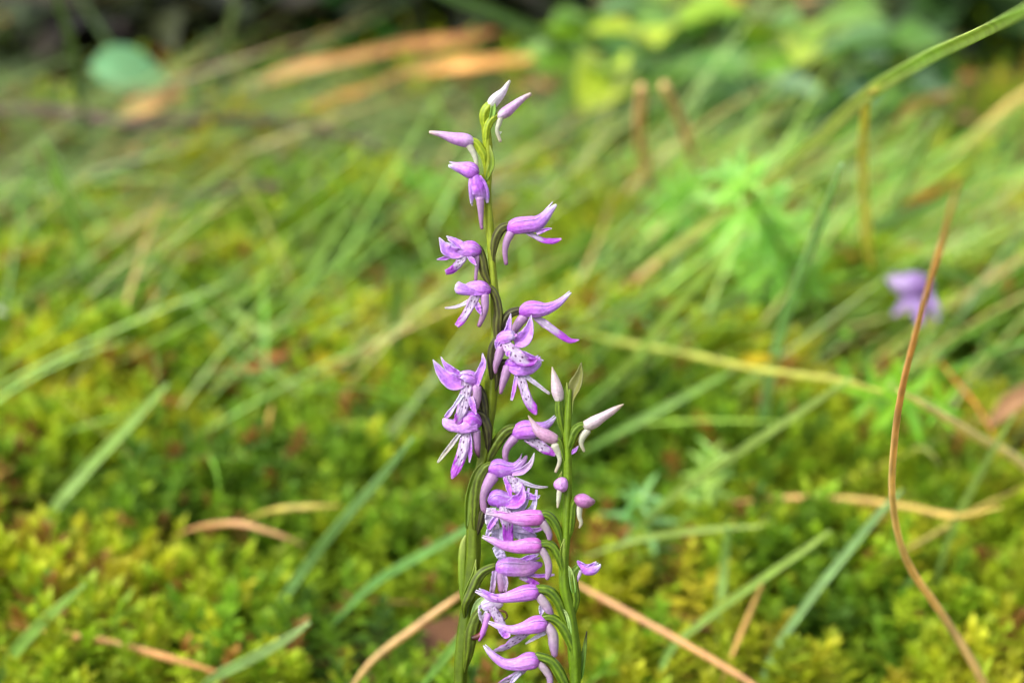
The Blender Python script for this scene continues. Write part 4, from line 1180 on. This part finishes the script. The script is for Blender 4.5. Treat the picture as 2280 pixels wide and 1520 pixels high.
# side-on pink flower
flower(T, 'F', 30, [('hood', [(815, 225, 72), (880, 212, 96), (1000, 215, 102), (1110, 215, 98), (1210, 185, 74), (1300, 155, 36)], {'spread': .4, 'c': [(0, (168, 96, 196)), (.25, (206, 134, 222)), (.6, (220, 158, 206)), (.85, (208, 128, 214)), (1, (196, 110, 206))]}),
                    ('sepal', [(1040, 150, 40), (1120, 120, 64), (1200, 92, 50), (1266, 66, 12)], {'z': (8, 6)}),
                    ('lip', [(1060, 310, 70), (1170, 365, 66), (1270, 402, 20)], {'spots': False, 'pf': .3}),
                    ('lobe', [(1120, 290, 40), (1250, 310, 42), (1340, 306, 40), (1444, 298, 18)], {}),
                    ('lobe', [(770, 200, 50), (758, 340, 60), (738, 500, 56)], {'z': (4, 10), 'c': SPUR}),
                    ('spur', [(835, 240, 50), (840, 350, 52), (850, 480, 44)], {'z': (2, 4)}),
                    ('lobe', [(870, 260, 40), (892, 380, 56), (886, 490, 40)], {'z': (10, 12), 'c': SPUR}),
                    ('lobe', [(770, 10, 60), (830, 70, 110), (880, 150, 70)], {'z': (4, 4), 'c': WHITE}),
                    ('ovary', [(430, 640, 50), (510, 480, 60), (580, 330, 60), (660, 250, 52), (770, 205, 40)], {'c': 'mid', 'z': (-4, 0)})])
bract(T, 'F', 20, [(430, 560, 60), (490, 420, 76), (535, 290, 50), (556, 125, 5)])
# withered flower with brown curl
flower(T, 'F', 30, [('hood', [(640, 660, 50), (730, 630, 72), (820, 630, 50), (860, 620, 20)], {'spread': .2, 'c': PALE}),
                    ('ovary', [(470, 1200, 60), (500, 980, 70), (555, 790, 62), (635, 680, 44)], {'c': 'mid', 'z': (-8, 0)}),
                    ('lip', [(715, 640, 70), (765, 720, 100), (820, 800, 100), (880, 880, 50)], {'z': (10, 20), 'pf': 1.2}),
                    ('lobe', [(640, 640, 100), (635, 740, 110), (655, 840, 70)], {'z': (6, 10), 'c': PALE}),
                    ('spur', [(695, 750, 36), (662, 860, 36), (632, 950, 32), (592, 1040, 14)], {'z': (12, 14), 'c': [(0, (206, 150, 222)), (1, (190, 104, 206))]}),
                    ('spur', [(645, 950, 34), (585, 990, 34), (515, 1012, 30)], {'z': (10, 12), 'c': [(0, (190, 120, 170)), (.4, (130, 66, 62)), (1, (38, 20, 16))]}),
                    ('spur', [(825, 700, 13), (885, 718, 14), (908, 770, 11), (868, 815, 7)], {'z': (14, 16), 'c': [(0, (130, 90, 50)), (1, (60, 36, 24))]})])
bract(T, 'F', 26, [(650, 560, 40), (590, 610, 76), (535, 710, 54), (486, 845, 5)], {'c': [(0, (170, 196, 130)), (1, (140, 180, 90))]})
bract(T, 'F', 6, [(405, 560, 50), (398, 330, 84), (400, 100, 84), (412, -60, 56), (442, -150, 5)], {'cup': -.25, 'roll': 0})

# ---- the smaller orchid, a little nearer
RS = [(1268, 868, 5), (1266, 890, 6.5), (1265, 915, 8), (1263, 950, 8.5), (1263, 1000, 9), (1264, 1040, 9), (1264, 1100, 9), (1261, 1150, 10), (1259, 1200, 10.5), (1255, 1250, 11), (1256, 1300, 12), (1264, 1340, 12),
      (1272, 1380, 12), (1276, 1420, 14), (1280, 1460, 15), (1281, 1535, 12)]
DR = 85
S = small = orchid('smaller orchid with closed pink flowers facing the taller one and pointed buds', RS, DR, (108, 138, 22), (88, 120, 14))
PINKB = [(0, (196, 176, 170)), (.3, (224, 190, 206)), (.7, (216, 180, 190)), (1, (196, 172, 140))]
flower(S, 'D', DR, [('bud', [(1440, 500, 46), (1420, 420, 60), (1395, 300, 42), (1366, 170, 6)], {'c': BUD_P}),
                    ('ovary', [(1478, 840, 20), (1455, 720, 38), (1438, 600, 42), (1440, 490, 38)], {'c': 'green', 'twist': 1})])
bract(S, 'D', DR, [(1555, 640, 34), (1562, 500, 56), (1600, 360, 128), (1640, 260, 90), (1662, 122, 5)], {'c': [(0, (120, 160, 60)), (.4, (138, 140, 76)), (1, (120, 126, 66))], 'cup': .35})
bract(S, 'D', DR + 4, [(1530, 560, 34), (1520, 440, 30), (1514, 325, 4)])
flower(S, 'D', DR, [('bud', [(1705, 768, 54), (1775, 735, 62), (1900, 662, 44), (2000, 600, 31), (2088, 547, 8)], {'c': PINKB}),
                    ('ovary', [(1515, 1060, 36), (1548, 940, 46), (1588, 835, 50), (1640, 778, 44), (1698, 762, 38)], {'c': 'green'}),
                    ('spur', [(1722, 810, 44), (1672, 880, 38), (1662, 950, 25), (1690, 1022, 14)], {'c': SPUR_W})])
flower(S, 'D', DR + 4, [('bud', [(1402, 905, 50), (1320, 872, 64), (1230, 820, 52), (1172, 740, 28), (1124, 662, 6)], {'c': [(0, (196, 150, 170)), (.3, (212, 150, 190)), (.7, (220, 170, 200)), (1, (190, 166, 140))]}),
                        ('ovary', [(1480, 1100, 20), (1455, 990, 30), (1432, 920, 34), (1405, 900, 34)], {'c': 'green'}),
                        ('spur', [(1395, 960, 50), (1432, 1050, 32), (1440, 1130, 22), (1400, 1232, 15)], {'c': SPUR_W})])
flower(S, 'E', DR + 12, [('bud', [(1525, 505, 64), (1518, 498, 82), (1512, 490, 62), (1510, 486, 34)], {'z': (-14, 2, 14, 18), 'c': [(0, (150, 96, 120)), (.4, (190, 120, 170)), (.7, (224, 150, 226)), (1, (226, 160, 230))]}),
                         ('ovary', [(1590, 640, 30), (1560, 560, 40), (1530, 510, 44)], {'c': 'green', 'z': (-22, -20, -10)}),
                         ('spur', [(1500, 560, 34), (1488, 660, 26), (1478, 755, 12)], {'c': SPUR_W, 'z': (4, 4)})])
bract(S, 'E', DR, [(1490, 470, 40), (1505, 410, 30), (1526, 350, 4)])
flower(S, 'E', DR + 4, [('bud', [(1705, 660, 62), (1745, 675, 80), (1815, 690, 70), (1880, 690, 34)], {'z': (0, 6, 6, 2), 'c': [(0, (150, 90, 110)), (.35, (212, 130, 200)), (.7, (196, 130, 176)), (1, (170, 120, 140))]}),
                        ('ovary', [(1620, 1020, 40), (1640, 860, 44), (1655, 740, 42), (1700, 645, 46)], {'c': 'green', 'z': (-4, 0)}),
                        ('spur', [(1725, 740, 42), (1722, 850, 30), (1742, 930, 22), (1724, 985, 10)], {'c': SPUR_W})])
for reg, hood, ov, sp, extra in (
        ('E', [(1285, 872, 78), (1180, 878, 84), (1060, 880, 74), (930, 868, 52), (820, 842, 34), (675, 818, 8)], [(1510, 1120, 34), (1465, 970, 46), (1400, 868, 46), (1335, 832, 44), (1275, 850, 40)], [(1300, 920, 56), (1355, 1000, 46), (1382, 1060, 38), (1386, 1115, 28)],
         [('sepal', [(980, 850, 50), (860, 832, 60), (780, 806, 40), (708, 768, 6)], {'z': (6, 4), 'c': HOOD_R})]),
        ('E', [(1262, 1188, 74), (1150, 1190, 82), (1000, 1200, 66), (860, 1182, 48), (745, 1132, 36), (625, 1085, 8)], [(1530, 1440, 40), (1465, 1260, 46), (1385, 1172, 46), (1262, 1170, 40)], [(1285, 1220, 50), (1340, 1300, 46), (1372, 1390, 43), (1375, 1480, 38), (1358, 1560, 22)],
         [('lobe', [(760, 1200, 50), (810, 1250, 100), (870, 1320, 60)], {'z': (-4, -6), 'c': WHITE})]),
        ('F', [(1232, 492, 76), (1120, 505, 86), (1000, 532, 68), (860, 560, 50), (740, 558, 44), (640, 520, 28), (550, 483, 6)], [(1540, 760, 48), (1470, 580, 52), (1375, 480, 56), (1235, 455, 44)], [(1262, 530, 54), (1330, 620, 56), (1372, 690, 52), (1402, 750, 36)],
         [('sepal', [(800, 560, 60), (720, 530, 60), (650, 490, 40), (590, 452, 6)], {'z': (8, 6)}),
          ('lobe', [(1290, 640, 50), (1295, 700, 60), (1290, 760, 20)], {'z': (-6, -8), 'c': WHITE})]),
        ('F', [(1325, 852, 80), (1230, 862, 94), (1100, 900, 64), (960, 920, 48), (830, 888, 33), (695, 832, 6)], [(1640, 1120, 54), (1565, 930, 56), (1485, 828, 50), (1390, 775, 48), (1320, 785, 44)], [(1350, 870, 60), (1418, 960, 62), (1432, 1080, 60), (1444, 1210, 32)],
         [('lobe', [(820, 900, 50), (890, 975, 84), (945, 975, 30)], {'z': (8, 8)}),
          ('lip', [(1150, 940, 60), (1010, 1035, 96), (860, 1130, 84), (725, 1172, 14)], {'z': (-16, -30), 'pf': 1.2, 'roll': .4}),
          ('lobe', [(1340, 950, 40), (1220, 1010, 44), (1115, 1075, 12)], {'z': (-10, -16), 'c': PALE})]),
        ('F', [(1232, 1268, 78), (1150, 1272, 94), (1020, 1308, 70), (880, 1298, 54), (762, 1222, 42), (692, 1150, 28), (648, 1092, 6)], [(1590, 1640, 58), (1510, 1430, 60), (1405, 1275, 56), (1240, 1210, 48)], [(1270, 1295, 46), (1345, 1380, 46), (1388, 1460, 40), (1392, 1560, 34)],
         [('lip', [(1120, 1350, 60), (1000, 1440, 90), (880, 1500, 80), (780, 1545, 30)], {'z': (-10, -22), 'pf': 1.2, 'roll': .4}),
          ('lobe', [(1060, 1400, 40), (980, 1480, 50), (940, 1540, 20)], {'z': (-4, -10), 'c': WHITE})])):
    flower(S, reg, DR + 6, [('hood', hood, {'spread': .14, 'c': HOOD_R if reg == 'E' else [(0, (176, 90, 176)), (.1, (204, 116, 216)), (.4, (214, 134, 230)), (.7, (214, 146, 230)), (1, (232, 206, 232))]}), ('ovary', ov, {'c': 'green'}), ('spur', sp, {'c': [(0, (206, 180, 206)), (.35, (190, 172, 186)), (.7, (180, 150, 190)), (1, (170, 126, 176))], 'z': (-2, -4)})] + extra)
flower(S, 'F', DR - 6, [('hood', [(1735, 200, 34), (1800, 240, 56), (1870, 240, 58), (1930, 205, 36), (1955, 175, 14)], {'spread': .3}),
                        ('sepal', [(1800, 230, 50), (1860, 195, 50), (1916, 150, 6)], {'z': (8, 6)}),
                        ('sepal', [(1700, 140, 20), (1750, 190, 70), (1800, 240, 40)], {'z': (6, 8)}),
                        ('ovary', [(1640, 760, 46), (1675, 580, 54), (1655, 430, 58), (1655, 300, 54), (1725, 205, 40)], {'c': 'green'}),
                        ('spur', [(1730, 250, 34), (1715, 310, 28), (1698, 375, 8)], {'c': WHITE, 'z': (2, 4)})])
bract(S, 'F', DR + 4, [(1655, 470, 56), (1635, 330, 60), (1620, 250, 40), (1580, 182, 5)], {'c': [(0, (110, 166, 56)), (1, (190, 214, 130))]})
bract(S, 'F', DR - 4, [(1740, 1420, 60), (1768, 1230, 58), (1788, 1080, 40), (1806, 935, 5)], {'c': [(0, (106, 160, 52)), (.7, (110, 140, 54)), (.9, (60, 60, 30)), (1, (30, 24, 18))]})
bract(S, 'F', DR + 12, [(1622, 950, 30), (1604, 830, 36), (1566, 720, 28), (1500, 672, 4)], {'c': [(0, (130, 180, 70)), (1, (200, 220, 150))]})
bract(S, 'E', DR + 11, [(1530, 1400, 50), (1530, 1240, 54), (1552, 1105, 5)])

# ---- a third orchid flower far behind, out of focus
def far_orchid():
    b = gb(2060, 820)
    root = empty('orchid_plant', b)
    tag(root, 'blurred purple orchid flower on a thin reddish stem by the tan stalk', 'orchid', None)
    top = at_h(2045, 648, .050) - b
    mid = at_h(2056, 715, .027) - b
    W = np.array([[0, 0, -.004, .0011], [*mid, .0010], [*(at_h(2064, 678, .041) - b), .0009], [*top, .0008]])
    v, f, c = tube(W, lambda U, TH, p: ramp([(0, (130, 100, 50)), (1, (150, 96, 70))], U), n=20, m=8)
    add('stem', build_mesh('stem', v, f, c), M_STEM, root)
    sp = lambda x, y, dz, r: [*(top + RGT * x + UPV * y - FWD * dz), r]
    sh = hood_shells(np.array([sp(.003, .001, 0, .0022), sp(-.001, .0015, .001, .0036), sp(-.005, .002, .001, .0030), sp(-.009, .004, 0, .0008)]), {'spread': .3, 'c': [(0, (130, 92, 146)), (.5, (160, 116, 184)), (1, (180, 152, 190))]})
    main = None
    for i, (v, f, c) in enumerate(sh):
        me = build_mesh('sepal', v, f, c)
        o = add('flower' if i == 0 else 'sepal', me, M_PETAL, root if i == 0 else main)
        solid(o, .00015)
        main = main or o
    for pts in ([sp(-.001, 0, .002, .002), sp(-.001, -.005, .003, .0038), sp(.000, -.010, .003, .001)], [sp(-.002, 0, .002, .002), sp(-.005, -.004, .003, .0026), sp(-.008, -.007, .003, .0006)], [sp(.002, 0, .002, .002), sp(.004, -.005, .003, .0026), sp(.005, -.009, .003, .0006)]):
        v, f, c = ribbon(np.array(pts), col_ramp([(0, (186, 146, 208)), (1, (178, 124, 204))], nseed()))
        solid(add('lip_lobe', build_mesh('lip_lobe', v, f, c), M_PETAL, main), .00015)
far_orchid()
